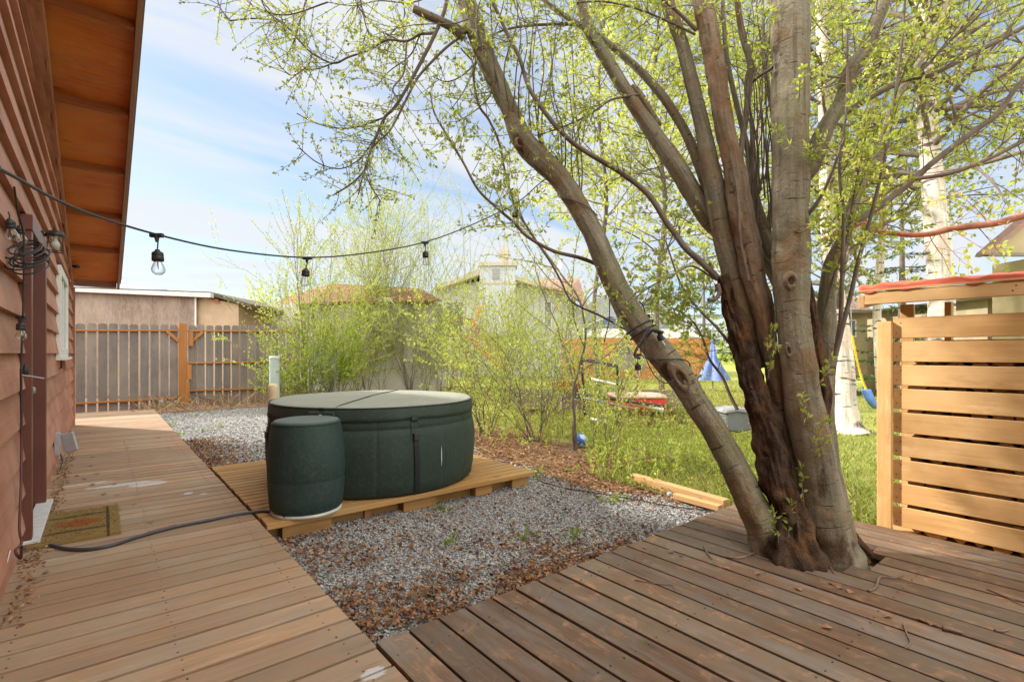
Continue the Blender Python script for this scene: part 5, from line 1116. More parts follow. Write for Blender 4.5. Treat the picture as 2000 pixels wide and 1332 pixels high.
# cable wound on the leaning limb and its bulbs
def around(t0, t1, turns, n=60, off=0.006):
    P, Rr = LL; m = len(P) - 1; out = []
    for i in range(n):
        t = t0 + (t1 - t0) * i / (n - 1); x = t * m; k = int(min(m - 1, x)); f = x - k; p = P[k] * (1 - f) + P[k + 1] * f; r = (Rr[k] * (1 - f) + Rr[k + 1] * f) * 1.06 + off
        T = P[k + 1] - P[k]; T /= np.linalg.norm(T); a_ = np.cross(T, FWD); a_ /= np.linalg.norm(a_); b_ = np.cross(T, a_); q = i / (n - 1) * turns * 2 * math.pi + 2.6
        out.append(p + (a_ * math.cos(q) + b_ * math.sin(q)) * r)
    return np.array(out)
mb = MB(); mb.tube(around(0.645, 0.54, 1.0), 0.004, 6); mb.tube(around(0.43, 0.30, 1.3), 0.004, 6); mb.tube(around(0.41, 0.395, 2.0, 60), 0.006, 6)
Pl = [at(1160, 450, 3.55), at(1185, 520, 3.45), at(1215, 600, 3.4), at(1245, 670, 3.35), at(1240, 692, 3.33), at(1262, 668, 3.33), at(1290, 645, 3.35)]
mb.tube(smooth([at(1268, 640, 3.36), at(1240, 690, 3.33), at(1250, 700, 3.33)], 6), 0.009, 7)
mb.tube(smooth([at(1262, 658, 3.35), at(1275, 645, 3.33), at(1295, 650, 3.32)], 6), 0.012, 8)
mb.tube(smooth([at(1258, 665, 3.33), at(1262, 700, 3.31), at(1280, 735, 3.28), at(1300, 748, 3.27), at(1318, 742, 3.27)], 8), 0.004, 6)
mb.tube(smooth([at(1172, 450, 3.7), at(1188, 560, 3.6), at(1190, 620, 3.55), at(1180, 668, 3.5)], 8), 0.004, 6)
tag(mb.build('wound_cable', M['rubber'], None, True), 'black string-light cable wound round the leaning willow limb', 'cable')
bulb('string_bulb', 'clear bulb resting against the leaning limb by the knotted cable', at(1285, 647, 3.33), 'bulbs of the string lights', (0.35, -0.1, -0.8), drop=0.02)
bulb('string_bulb', 'bulb dangling just left of the leaning limb above the bicycle wheel', at(1245, 692, 3.35), 'bulbs of the string lights', (0.12, 0.05, -1), drop=0.06)
# coil of lights on the wall beside the door
hc = onX(42, 470, XW + 0.06)
coil = thing('light_coil', 'coiled bunch of black string-light cable hung on the siding left of the door', 'cable', hc)
mb = MB(); rc = random.Random(3)
for k in range(8):
    c0 = hc + np.array([0.02 + rc.uniform(-.01, .04), -0.10 + rc.uniform(-.05, .05), -0.05 - 0.014 * k]); a = np.linspace(0.1, 2 * math.pi + 0.1, 26); rr_x, rr_y = rc.uniform(0.05, 0.08), rc.uniform(0.13, 0.2)
    mb.tube(np.stack([c0[0] + rr_x * np.sin(a), c0[1] + rr_y * np.cos(a), c0[2] + 0.03 * np.sin(a + 1) + 0.04 * np.cos(a)], 1), 0.0045, 6)
mb.tube(smooth([hc + [0.0, -0.3, 0.22], hc + [0.0, -0.15, 0.12], hc + [0.01, -0.02, 0.02], hc + [0.01, -0.02, -0.3], hc + [0.0, -0.01, -0.7], hc + [0.0, 0.0, -1.05]], 8), 0.005, 6)
mb.build('cable_loops', M['rubber'], coil, True)
for k, (u, v, l, X) in enumerate(((16, 432, 'clear bulb in the coil on the wall, farthest left', -0.33), (36, 448, 'clear bulb in the wall coil nearest the door frame', -0.36))):
    bulb('string_bulb', l, onX(u, v - 18, X), 'bulbs of the string lights', (0.1, 0.3, -1), drop=0.03, joint=False)
bulb('string_bulb', 'clear bulb hanging alone below the coil beside the door frame', onX(41, 618, -0.335), 'bulbs of the string lights', (0, 0, -1), drop=0.03)
p = onX(50, 725, -0.32); plg = thing('plug', 'black plug hanging against the door frame on a grey tag', 'plug', p)
mb = MB(); mb.lathe(p, [(0.001, 0.04), (0.008, 0.035), (0.012, 0.01), (0.014, -0.02), (0.001, -0.022)], 12); mb.build('plug_body', M['rubber'], plg, True)
mb = MB(); mb.box(p + [0.03, 0.0, -0.03], (0.09, 0.03, 0.006), np.array(Matrix.Rotation(0.25, 3, 'Y'))); mb.build('plug_tag', M['greyplastic'], plg, bevel=0.001)
mb = MB(); pcr = onX(40, 800, XW + 0.03); mb.tube(smooth([onX(41, 720, XW + .04), onX(42, 850, XW + .035), onX(41, 950, XW + .04), onX(38, 1030, XW + .05), onX(42, 1060, XW + .06), onX(30, 1075, XW + 0.05), onX(40, 1090, XW + 0.07), onX(42, 1068, XW + 0.08)], 8), 0.007, 6)
tag(mb.build('hanging_cord', plain('brown_cord', (0.10, 0.035, 0.03), 0.5), None, True), 'dark red-brown cord running down the siding edge beside the door', 'cord')
mb = MB(); mb.tube(smooth([onX(20, 1075, XW + .03), onX(12, 1105, XW + .02), onX(2, 1130, XW + .02), onX(-15, 1150, XW + .03)], 8), 0.0025, 6); tag(mb.build('white_wire', M['white'], None, True), 'thin white wire on the lowest siding board at left', 'wire')

# ------------------------------------------------------------------ shrubs, saplings, background trees
def shrub(u, v, hpx, n, seed, label, leaf=0.04, z=-0.17, spread=0.35, mat='leaf', r=0.008, kids=5, dens=12, lvl=1, cl=3, name='shrub', group=None, stemmat='twig', bare=0.2, aspect=0.5, depth=None, cat='shrub', kl=0.45, w=1.0, wob=0.22):
    n = int(n * 1.35); dens = dens * 1.5; kids = kids + 2; leaf = leaf * 1.15
    p = onz(u, v, z) if depth is None else at(u, HOR + (H - z) * F2000 / depth, depth)
    dep = (p - CAMP) @ FWD; Hh = hpx * dep / F2000
    o = thing(name, label, cat, p, group); pl = Plant(seed)
    for _ in range(n):
        a = pl.r.uniform(0, 6.28); q = p + np.array([math.cos(a), math.sin(a), 0]) * pl.r.uniform(0, 0.12 * w)
        d = np.array([math.cos(a) * spread * pl.r.uniform(0, 1.3), math.sin(a) * spread * pl.r.uniform(0, 1.3), 1.0])
        pl.shoot(q, d, Hh * pl.r.uniform(0.4, 1.15), r * pl.r.uniform(0.5, 1.2), lvl, leaf, 0.18, wob, kids, 0.6, dens, 0.12, cl, bare=bare, kl=kl)
    pl.w.build('stems', M[stemmat], o, True)
    lm = pl.leaves_mb(aspect)
    if lm: lm.build('leaves', M[mat], o)
    return o
GB = 'bushes in the bed beyond the gravel'
shrub(1122, 880, 560, 2, 101, 'slender brown sapling with two thin trunks beside the blue ball', 0.040, spread=0.12, r=0.022, kids=11, dens=9, name='sapling', cat='sapling', bare=0.3)
shrub(1100, 850, 330, 2, 102, 'small bent sapling just left of the slender brown one', 0.036, spread=0.2, r=0.014, kids=7, dens=9, name='sapling', cat='sapling', bare=0.3)
shrub(1183, 905, 330, 7, 103, 'spindly pink-stemmed bush right of the blue ball', 0.042, spread=0.3, r=0.006, kids=4, dens=10, group=GB)
shrub(1045, 862, 330, 16, 104, 'dense brown-stemmed bush at the middle of the bed', 0.040, spread=0.42, kids=5, dens=10, group=GB, mat='leaf')
shrub(948, 848, 260, 13, 105, 'bush just right of the hot tub', 0.036, spread=0.4, kids=5, dens=10, group=GB)
shrub(990, 800, 240, 12, 106, 'bushy clump behind the one right of the hot tub', 0.04, spread=0.5, kids=6, dens=11, group=GB, mat='leaf')
shrub(900, 778, 230, 12, 107, 'bush showing over the right end of the tub lid', 0.045, spread=0.5, kids=6, dens=11, group=GB)
shrub(830, 768, 250, 12, 108, 'bush over the middle of the tub lid before the beige shed', 0.045, spread=0.45, kids=6, dens=10, group=GB)
shrub(1090, 790, 200, 9, 109, 'low bush in front of the raised garden bed', 0.04, spread=0.5, kids=5, dens=10, group=GB)
rs = random.Random(4)
desc = ['at the left end of the tub lid', 'third from the left behind the tub', 'against the left part of the shed wall', 'against the middle of the shed wall', 'before the right corner of the beige shed', 'just before the red staircase foot', 'left of the dense brown-stemmed bush', 'behind the dense brown-stemmed bush', 'below the white house wall', 'between the two leftmost saplings', 'before the orange fence left end', 'beyond the blue ball', 'under the metal frame', 'right of the sandbox below the leaning limb']
for k, (u, v, h) in enumerate(((585, 776, 300), (650, 768, 270), (690, 770, 330), (745, 768, 300), (800, 765, 340), (860, 765, 330), (925, 790, 330), (980, 775, 330), (1010, 772, 300), (1075, 800, 300), (1110, 770, 260), (1150, 830, 200), (1200, 830, 170), (1330, 830, 170))):
    shrub(u, v, h, 6, 400 + k, 'leafy bush ' + desc[k], 0.042, spread=rs.uniform(.3, .6), kids=6, dens=7.5, group=GB, mat=rs.choice(('leaf', 'leafpale', 'leaf')), kl=rs.uniform(.35, .5), bare=0.12, wob=0.2)
shrub(583, 806, 230, 10, 431, 'loose leafy bush overlapping the right end of the picket fence', 0.042, spread=0.4, kids=6, dens=10, group=GB, mat='leaf', kl=.45, bare=0.1)
shrub(628, 806, 210, 9, 432, 'green bush rooted between the two chain-link gate posts', 0.045, spread=0.45, kids=6, dens=11, group=GB, mat='leafgreen', kl=.45, bare=0.05)
GY = 'tall thin young willows behind the hot tub'
shrub(715, 765, 450, 9, 120, 'tall bare-topped willow sapling clump in the gap behind the tub', 0.042, spread=0.30, r=0.02, kids=9, dens=9, lvl=2, cl=3, name='young_tree', group=GY, cat='tree', bare=0.3, mat='leaf', wob=0.07, kl=0.4)
shrub(600, 803, 440, 9, 121, 'upright many-stemmed willow above the picket fence end', 0.042, spread=0.38, r=0.014, kids=11, dens=12, cl=3, name='young_tree', group=GY, cat='tree', bare=0.2, mat='leaf', wob=0.07, kl=0.35)
shrub(800, 766, 330, 9, 122, 'thin pale willow left of the white house', 0.042, spread=0.35, r=0.012, kids=8, dens=11, cl=3, name='young_tree', group=GY, cat='tree', bare=0.2, mat='leaf', wob=0.07, kl=0.4)
shrub(880, 762, 330, 7, 123, 'thin willow standing before the white house gable', 0.042, spread=0.3, r=0.012, kids=8, dens=10, cl=3, name='young_tree', group=GY, cat='tree', bare=0.2, mat='leaf', wob=0.07, kl=0.4)
shrub(660, 803, 210, 11, 124, 'leafy green bush beside the chain-link posts', 0.05, spread=0.6, kids=6, dens=13, mat='leafgreen', group=GB, kl=0.5)
shrub(700, 768, 170, 12, 125, 'leafy bush low against the beige shed wall', 0.05, spread=0.6, kids=6, dens=12, mat='leaf', group=GB, kl=0.5)
shrub(562, 808, 150, 8, 126, 'small leafy bush just right of the green utility post', 0.045, spread=0.6, kids=5, dens=13, mat='leafgreen', group=GB, kl=0.5)
shrub(760, 762, 200, 12, 127, 'yellow-green bush between the beige shed and the tub', 0.05, spread=0.55, kids=6, dens=11, group=GB, kl=0.5)
GT = 'dry reddish stems by the picket fence'
shrub(480, 772, 190, 8, 130, 'bare reddish bramble before the picket fence', 0.02, spread=0.5, r=0.006, kids=6, dens=2, cl=1, name='bramble', group=GT, cat='bramble', stemmat='redtwig')
shrub(440, 778, 90, 9, 131, 'low dry bramble tangled at the fence post foot', 0.02, spread=1.2, r=0.005, kids=5, dens=2, cl=1, name='bramble', group=GT, cat='bramble', stemmat='redtwig')
# pale bush beyond the shed
shrub(470, 0, 130, 22, 132, 'distant pale yellow bush above the fence right of the plywood shed', 0.10, spread=0.5, r=0.02, kids=8, dens=6, lvl=1, cl=3, name='tree', cat='tree', mat='leafpale', depth=24, kl=0.5)
shrub(540, 0, 170, 20, 133, 'pale yellow tree behind the red-roofed shed', 0.10, spread=0.5, r=0.02, kids=9, dens=6, lvl=1, cl=3, name='tree', cat='tree', mat='leafpale', depth=23, kl=0.5)

def tree(name, label, pts, seed, leaf, nb, blen, mat, bark, parts_k=16, group=None, dens=6, t0=0.35, lvl=2, kids=5, cl=3, droop=-0.1, br_=0.35, cat='tree', aspect=0.6):
    o = thing(name, label, cat, at(pts[0][0], pts[0][1], pts[0][3]), group)
    random.seed(seed); P, Rr = limb(pts, 'trunk', bark, parts_k, 0.06, parent=o)
    pl = Plant(seed); m = len(P) - 1; leaf = leaf * 1.2; cl = cl + 2
    for _ in range(int(nb * 1.45)):
        t = pl.r.uniform(t0, 1.0); i = min(m - 1, int(t * m)); a = pl.r.uniform(0, 6.28); d = np.array([math.cos(a), math.sin(a), pl.r.uniform(0.1, 0.9)])
        pl.shoot(P[i], d, blen * (1.25 - 0.7 * t) * pl.r.uniform(0.6, 1.2), max(0.012, Rr[i] * br_), lvl, leaf, droop, 0.15, kids, 0.7, dens, 0.2, cl, kl=0.5)
    pl.w.build('branches', M['twig'], o, True); lm = pl.leaves_mb(aspect); lm.build('crown', M[mat], o); return o
tree('birch_tree', 'white birch with a flared patchy base between the willow and the rack', [(1660, 852, 70, 9.0), (1654, 830, 52, 9.05), (1649, 780, 42, 9.1), (1647, 700, 36, 9.2), (1640, 620, 30, 9.3), (1625, 520, 27, 9.4), (1616, 430, 25, 9.5), (1612, 300, 23, 9.6), (1608, 150, 21, 9.8), (1603, 0, 19, 10), (1598, -200, 14, 10.2), (1590, -420, 6, 10.5)], 201, 0.055, 34, 2.4, 'leaf', 'birch', dens=6)
tree('birch_tree', 'tall white birch rising behind the firewood rack', [(1840, 870, 60, 8.2), (1840, 700, 46, 8.2), (1838, 580, 43, 8.2), (1834, 500, 41, 8.2), (1824, 390, 38, 8.25), (1815, 280, 34, 8.3), (1807, 180, 32, 8.35), (1803, 80, 29, 8.4), (1800, -20, 26, 8.5), (1795, -200, 18, 8.7), (1790, -400, 8, 9)], 202, 0.05, 44, 2.2, 'leafpale', 'birch', dens=6, t0=0.4)
tree('birch_tree', 'yellow-leaved birch seen through the willow stems', [(1475, 800, 14, 13), (1482, 600, 12, 13), (1466, 400, 11, 13), (1484, 200, 9, 13), (1475, 0, 7, 13), (1470, -180, 5, 13)], 203, 0.075, 48, 3.4, 'leafpale', 'birch', dens=5, t0=0.25)
tree('birch_tree', 'yellow-leaved tree above the blue house', [(1296, 800, 12, 14), (1282, 600, 10, 14), (1299, 400, 9, 14), (1276, 200, 8, 14), (1290, 0, 6, 14), (1285, -180, 5, 14)], 204, 0.075, 48, 3.4, 'leafpale', 'twig', dens=5, t0=0.28)
tree('birch_tree', 'tree filling the sky between the leaning limb and the centre stems', [(1172, 790, 9, 15), (1160, 600, 8, 15), (1184, 400, 8, 15), (1168, 200, 7, 15), (1182, 0, 6, 15), (1185, -150, 5, 15)], 205, 0.07, 34, 2.6, 'leafpale', 'twig', dens=5, t0=0.35)
tree('birch_tree', 'leafy tree behind the right willow limbs', [(1720, 760, 16, 13), (1713, 600, 14, 13), (1725, 400, 12, 13), (1709, 200, 10, 13), (1720, 0, 10, 13), (1715, -150, 5, 13)], 206, 0.065, 44, 3.0, 'leaf', 'birch', dens=5, t0=0.35)
tree('birch_tree', 'leafy birch at the right edge of the view', [(2080, 760, 22, 10), (2080, 500, 20, 10), (2070, 300, 17, 10), (2050, 100, 14, 10), (2040, -100, 10, 10), (2030, -250, 5, 10)], 207, 0.05, 26, 2.4, 'leafpale', 'birch', dens=5, t0=0.4)
def spruce(name, label, u, d, vtop, wpx, seed, group=None):
    p = at(u, HOR + (H + .19) * F2000 / d, d); top = at(u, vtop, d); Ht = top[2] - p[2]; o = thing(name, label, 'tree', p, group)
    m2 = MB(); m2.tube([p, (p + top) / 2, top], [0.16, 0.09, 0.01], 8); m2.build('trunk', M['twig'], o, True)
    pl = Plant(seed); R0 = wpx * d / F2000
    nl = int(Ht * 2.6)
    for i in range(nl):
        h = 0.08 + 0.92 * (i + pl.r.random()) / nl
        for j in range(5):
            a = pl.r.uniform(0, 6.28); q = p + (top - p) * h; L = R0 * (1.03 - h) * pl.r.uniform(0.75, 1.15); dd_ = np.array([math.cos(a), math.sin(a), -0.15])
            n = max(3, int(L / 0.12)); Pp = [q + dd_ * L * t + np.array([0, 0, 0.12 * t * t * L]) for t in np.linspace(0, 1, n)]; pl.w.tube(Pp, np.linspace(0.012, 0.003, n), 4)
            for q2 in Pp[1:]:
                for _ in range(7):
                    v = np.array([pl.r.gauss(0, .6) + dd_[0], pl.r.gauss(0, .6) + dd_[1], pl.r.gauss(-0.25, .4)]); v /= np.linalg.norm(v); pl.L.append((q2, v, 0.17 * pl.r.uniform(.6, 1.2)))
    pl.w.build('branches', M['twig'], o, True); pl.leaves_mb(0.22, 0.06).build('crown', M['needle'], o)
spruce('spruce_tree', 'dark spruce behind the tan shed and birch trunks', 1762, 16, 330, 110, 301)
spruce('spruce_tree', 'dark spruce behind the right end of the blue house', 1375, 34, 470, 60, 302)
spruce('spruce_tree', 'spruce between the willow stems and the tan shed', 1640, 24, 380, 70, 303)
spruce('spruce_tree', 'dark spruce behind the firewood rack roof', 1880, 26, 590, 50, 304)
# tree belt far away
fb = MB(); plf = Plant(77)
for k in range(60):
    u = -500 + k * 55 + plf.r.uniform(-20, 20); d = plf.r.uniform(55, 75); h = plf.r.uniform(2.5, 5); p0 = at(u, HOR + 1.4 * F2000 / d, d)
    for _ in range(260):
        q = p0 + np.array([plf.r.gauss(0, 2.2), plf.r.gauss(0, 2.2), abs(plf.r.gauss(0, 0.5)) * h]); v = np.array([plf.r.gauss(0, 1) for _ in range(3)]); v /= np.linalg.norm(v); plf.L.append((q, v, 0.5))
tag(plf.leaves_mb(0.7).build('far_woods', M['leafgreen']), 'distant belt of pale green woods along the horizon', kind='stuff')

# ------------------------------------------------------------------ ground cover, grass, litter
def in_view(P, margin=80):
    q = P - CAMP; d = q @ FWD; u = 1000 + F2000 * (q @ RGT) / np.maximum(d, 0.1); return (d > 0.5) & (u > -margin) & (u < 2000 + margin)
rgg = np.random.default_rng(17)
def blades(n, box, h0, h1, wid, keep=None, z=-0.19):
    X = rgg.uniform(box[0], box[1], n); Y = rgg.uniform(box[2], box[3], n)
    P = np.stack([X, Y, np.full(n, z)], 1); k = in_view(P)
    if keep is not None: k &= keep(X, Y)
    P = P[k]; n = len(P); a = rgg.uniform(0, 6.28, n); h = rgg.uniform(h0, h1, n); le = rgg.uniform(0, 0.7, n); w = wid * rgg.uniform(.6, 1.3, n)
    sd_ = np.stack([np.cos(a), np.sin(a), np.zeros(n)], 1) * w[:, None] / 2; ln = np.stack([-np.sin(a) * le, np.cos(a) * le, np.ones(n)], 1) * h[:, None]
    V = np.stack([P - sd_, P + sd_, P + ln * 0.55 + sd_ * .6, P + ln + np.stack([-np.sin(a), np.cos(a), -0.2 * np.ones(n)], 1) * (h * le * .5)[:, None]], 1).reshape(-1, 3)
    o = (np.arange(n) * 4)[:, None]; return V, np.concatenate([o + [0, 1, 2], o + [0, 2, 3]], 0), np.repeat(rgg.uniform(0, 1, n), 4)
bare_ = lambda X, Y: (np.sin(X * 1.7 + Y * 0.6) + np.sin(Y * 1.3 - X * 0.8 + 1) + 0.7 * np.sin(X * 4.1 + 2 * Y) + rgg.uniform(-.8, .8, len(X))) < 1.25
patchy = lambda X, Y: ((X + 1.2 * np.sin(Y * 0.9) * 0.3 + rgg.uniform(-.9, .9, len(X)) > 6.3) | ((Y < 2.2) & (X > 4.5))) & bare_(X, Y)
mb = MB(); mb.add(*blades(60000, (4.4, 11, -2, 9), 0.03, 0.09, 0.009, patchy)); mb.add(*blades(90000, (6, 26, -4, 24), 0.03, 0.10, 0.02, bare_)); mb.add(*blades(16000, (4.35, 6.2, 1.2, 3.8), 0.04, 0.13, 0.008))
tag(mb.build('grass', M['grass']), 'short spring lawn grass with dry patches', kind='stuff')
# leafy ground cover in the bed
gcv = Plant(55)
for k in range(900):
    if k < 330: u, v = gcv.r.uniform(1150, 1500), gcv.r.triangular(800, 965, 900)
    elif k < 480: u, v = gcv.r.uniform(880, 1500), gcv.r.uniform(770, 860)
    else: u, v = gcv.r.uniform(950, 1520), gcv.r.uniform(770, 880)
    p = onz(u, v, -0.18)
    if p[0] < gx(p[1]) + 0.1: continue
    gcv.shoot(p, np.array([gcv.r.gauss(0, .35), gcv.r.gauss(0, .35), 1]), gcv.r.uniform(0.12, 0.42), 0.0025, 0, 0.055, 0.2, 0.2, 0, .6, 24, 0.06, 3)
m2 = gcv.leaves_mb(0.42); m2s = gcv.w
tag(m2.build('ground_cover', M['leaf']), 'leafy yellow-green ground cover below the leaning willow limb', kind='stuff')
tag(m2s.build('ground_cover_stems', M['shoot']), 'thin stems of the leafy ground cover', kind='stuff')
bt_ = Plant(99)
for k in range(230):
    u, v = bt_.r.uniform(900, 1500), bt_.r.triangular(770, 900, 820); p = onz(u, v, -0.18)
    if p[0] < gx(p[1]) + 0.3: continue
    bt_.shoot(p, np.array([bt_.r.gauss(0, .45), bt_.r.gauss(0, .45), 1]), bt_.r.uniform(0.35, 1.15), 0.0035, 1, 0.036, 0.0, 0.22, 3, .8, 5, 0.09, 2)
tag(bt_.w.build('brush_stems', M['redtwig']), 'thin tangled reddish brush stems at the back of the planting bed', kind='stuff')
tag(bt_.leaves_mb(0.5).build('brush_leaves', M['leafpale']), 'sparse new leaves on the tangled brush', kind='stuff')
# weeds in gravel
wd = Plant(66); 
for (u, v) in ((743, 1000), (873, 1065), (868, 998), (1024, 925), (1055, 925), (1210, 980), (1030, 1055), (1114, 1060), (410, 810), (430, 835), (375, 815), (455, 800), (1048, 938), (355, 850), (520, 795), (345, 872), (1190, 985), (395, 845), (335, 835), (1340, 955), (1120, 920)):
    p = onz(u, v, -0.16)
    for _ in range(5): wd.shoot(p + np.array([wd.r.gauss(0, .03), wd.r.gauss(0, .03), 0]), np.array([wd.r.gauss(0, .6), wd.r.gauss(0, .6), .7]), 0.08, 0.0015, 0, 0.028, 0, .2, 0, .5, 50, .03, 3)
tag(wd.leaves_mb(0.5).build('weeds', M['leafgreen']), 'small green weeds sprouting through the gravel', kind='stuff')
# dead leaves
def litter(pts, z, size=(0.014, 0.042), up=0.4):
    pl = Plant(len(pts)); 
    for (x_, y_) in pts:
        a = pl.r.uniform(0, 6.28); pl.L.append((np.array([x_, y_, z + pl.r.uniform(0.001, 0.018)]), np.array([math.cos(a), math.sin(a), pl.r.uniform(-up * .4, up)]), pl.r.uniform(*size)))
    return pl
rl = random.Random(71); pts = []
def keepout(x, y): return (PX0 < x < PX1 and PY0 < y < PY1)
for _ in range(3600):                                       # drifts on the gravel: dense by the walkway and the deck corner
    y_ = rl.uniform(2.08, 4.6); x_ = 0.93 + abs(rl.gauss(0, 0.5)); 
    if rl.random() < 0.55: x_ = rl.uniform(0.95, 2.6); y_ = 2.08 + abs(rl.gauss(0, 0.45))
    if mnoise.noise(Vector((x_ * 2.2, y_ * 2.2, 0))) > -0.12 and not keepout(x_, y_): pts.append((x_, y_))
for _ in range(1700):
    x_ = rl.gauss(2.35, 0.42); y_ = 2.1 + abs(rl.gauss(0, 0.22)); pts.append((x_, y_))
for _ in range(1300): x_, y_ = rl.uniform(0.95, 4.3), rl.uniform(2.1, 4.4); pts.append((x_, y_))
for _ in range(2600):
    x_, y_ = 0.95 + abs(rl.gauss(0, 0.35)), rl.uniform(6.4, 9.5); pts.append((x_, y_))
for _ in range(900): pts.append((rl.uniform(0.95, 2.2), rl.gauss(6.65, 0.18)))
lt_ = [p for p in pts if not keepout(*p)]
tag(litter(lt_, -0.14).leaves_mb(0.75, 0.22).build('leaf_litter', M['deadleaf']), 'rusty brown dead leaves scattered over the gravel', kind='stuff')
pts = []
for _ in range(16000):
    y_ = rl.uniform(1.8, 13.5); x_ = gx(y_) + abs(rl.gauss(0, 0.85)) - 0.15; pts.append((x_, y_))
for _ in range(2500): pts.append((rl.uniform(3.9, 6.0), rl.uniform(2.1, 4.2)))
tag(litter(pts, -0.175, (0.02, 0.06), 0.4).leaves_mb(0.6, 0.2).build('bed_litter', M['deadleaf']), 'brown leaf mulch covering the planting bed', kind='stuff')
pts = [(rl.uniform(-0.36, -0.26), rl.uniform(3.2, 9.5)) for _ in range(520)] + [(rl.gauss(-0.33, 0.03), rl.uniform(4.0, 5.8)) for _ in range(320)]
lt2 = litter(pts, 0.0, (0.012, 0.032), 0.5); tag(lt2.leaves_mb(0.6, 0.2).build('wall_litter', M['deadleaf']), 'dry leaf crumbs gathered along the foot of the siding', kind='stuff')
# single curled leaves on walkway and deck
lv0 = None
spots = [onz(u, v, 0.004) for u, v in ((172, 846), (215, 882), (182, 893), (176, 910), (225, 945), (203, 965), (230, 967), (95, 987), (180, 947), (250, 874), (330, 874), (310, 855), (295, 1020), (235, 995), (150, 930), (110, 962), (120, 975), (164, 935), (190, 925), (262, 985), (90, 1118), (60, 1130), (310, 823))] + [onz(u, v, 0.004) for u, v in ((1625, 1140), (1640, 1148), (1855, 1228), (1800, 1210), (1615, 1225), (1735, 1204), (1820, 1218), (1660, 1155), (1260, 1070), (1310, 1078), (1480, 1120), (1420, 1110), (1330, 1085), (1560, 1150))]
rc = random.Random(6)
for k in range(3):
    m2 = MB(); n = 9; V = []
    for i in range(n):
        t = i / (n - 1); wv = 0.4 * math.sin(math.pi * t) ** 0.7 * (1 + 0.3 * math.sin(t * 17 + k)); zc_ = 0.25 * math.sin(math.pi * t)
        V += [(t - .5, -wv, zc_ * 0.3 + 0.25 * wv), (t - .5, 0, zc_ * .5), (t - .5, wv, zc_ * 0.3 + 0.35 * wv)]
    idx = np.arange(27).reshape(9, 3); m2.add(np.array(V) * 0.04, np.stack([idx[:-1, :-1], idx[:-1, 1:], idx[1:, 1:], idx[1:, :-1]], -1).reshape(-1, 4), rc.uniform(.1, .8))
    o = m2.build('dead_leaf', M['deadleaf'], None, True, origin=np.array([0, 0, 0.0]))
    lv0 = (lv0 or []) + [o]
for i, p in enumerate(spots):
    walk = i < 23
    o = lv0[i] if i < 3 else lv0[i % 3].copy()
    if i >= 3: COL.objects.link(o)
    tag(o, 'curled brown dead leaf lying on the ' + ('tan walkway boards' if walk else 'dark deck boards'), 'leaf', 'dead leaves on the walkway' if walk else 'dead leaves on the deck')
    o.location = p; o.rotation_euler = (rc.uniform(-.2, .2), rc.uniform(-.2, .2), rc.uniform(0, 6.28)); s_ = rc.uniform(0.7, 1.3); o.scale = (s_, s_, s_)
# twigs on the deck
tw = [([(1418, 1087), (1450, 1088), (1500, 1071), (1560, 1070), (1610, 1097), (1630, 1118)], 'long curved twig lying in front of the willow foot', .006), ([(1696, 1153), (1710, 1147), (1716, 1130), (1724, 1126), (1750, 1128), (1765, 1122)], 'forked brown twig on the deck right of the willow', .006),
      ([(1764, 1218), (1772, 1240), (1778, 1255), (1768, 1266)], 'pale hooked twig on the deck near the lower right', .004), ([(1942, 1230), (1958, 1232), (1970, 1228)], 'short dark stick at the right of the deck', .007), ([(1928, 1150), (1965, 1165), (1990, 1178), (2005, 1185)], 'thin twig at the right edge of the deck', .004),
      ([(1240, 1132), (1285, 1140), (1312, 1142), (1318, 1150)], 'pale curved stem on the middle of the deck', .003), ([(1375, 1068), (1383, 1082), (1392, 1092)], 'small budded twig on the deck left of the willow', .006), ([(0, 1222), (8, 1213), (10, 1200)], 'wire-thin twig at the left edge of the walkway', .003),
      ([(65, 1138), (80, 1133), (88, 1128)], 'small dark twig on the walkway by the wall', .004), ([(265, 1048), (300, 1035), (345, 1023)], 'thin dark twig beside the power cord', .003), ([(1840, 1225), (1860, 1230), (1880, 1236)], 'chunk of dark bark on the deck', .012)]
for pts_, lab, r_ in tw:
    mb = MB(); P = smooth([onz(u, v, r_ + 0.001) for u, v in pts_], 5); mb.tube(P, np.linspace(r_, r_ * .5, len(P)), 6, cap=True, lump=0.2, lf=30); tag(mb.build('twig', M['drytwig'], None, True), lab, 'twig')
# dry stalks by the fence
ds = Plant(88)
for _ in range(700):
    p = np.array([ds.r.uniform(0.8, 4.6), ds.r.triangular(13.4, 14.9, 14.6), -0.17]); ds.L.append((p, np.array([ds.r.gauss(0, .7), ds.r.gauss(0, .7), ds.r.uniform(.2, 1)]), ds.r.uniform(0.2, 0.55)))
tag(ds.leaves_mb(0.03, 0.02).build('dry_grass', M['straw']), 'dry straw-coloured grass at the foot of the picket fence', kind='stuff')
ds = Plant(89)
for _ in range(1500):
    y_ = ds.r.uniform(2.2, 10); p = np.array([gx(y_) + abs(ds.r.gauss(0, .8)), y_, -0.165]); a = ds.r.uniform(0, 6.28); ds.L.append((p, np.array([math.cos(a), math.sin(a), ds.r.uniform(-.02, .25)]), ds.r.uniform(0.1, 0.4)))
tag(ds.leaves_mb(0.02, 0.01).build('fallen_stems', M['straw']), 'fallen dry stems lying across the bed', kind='stuff')

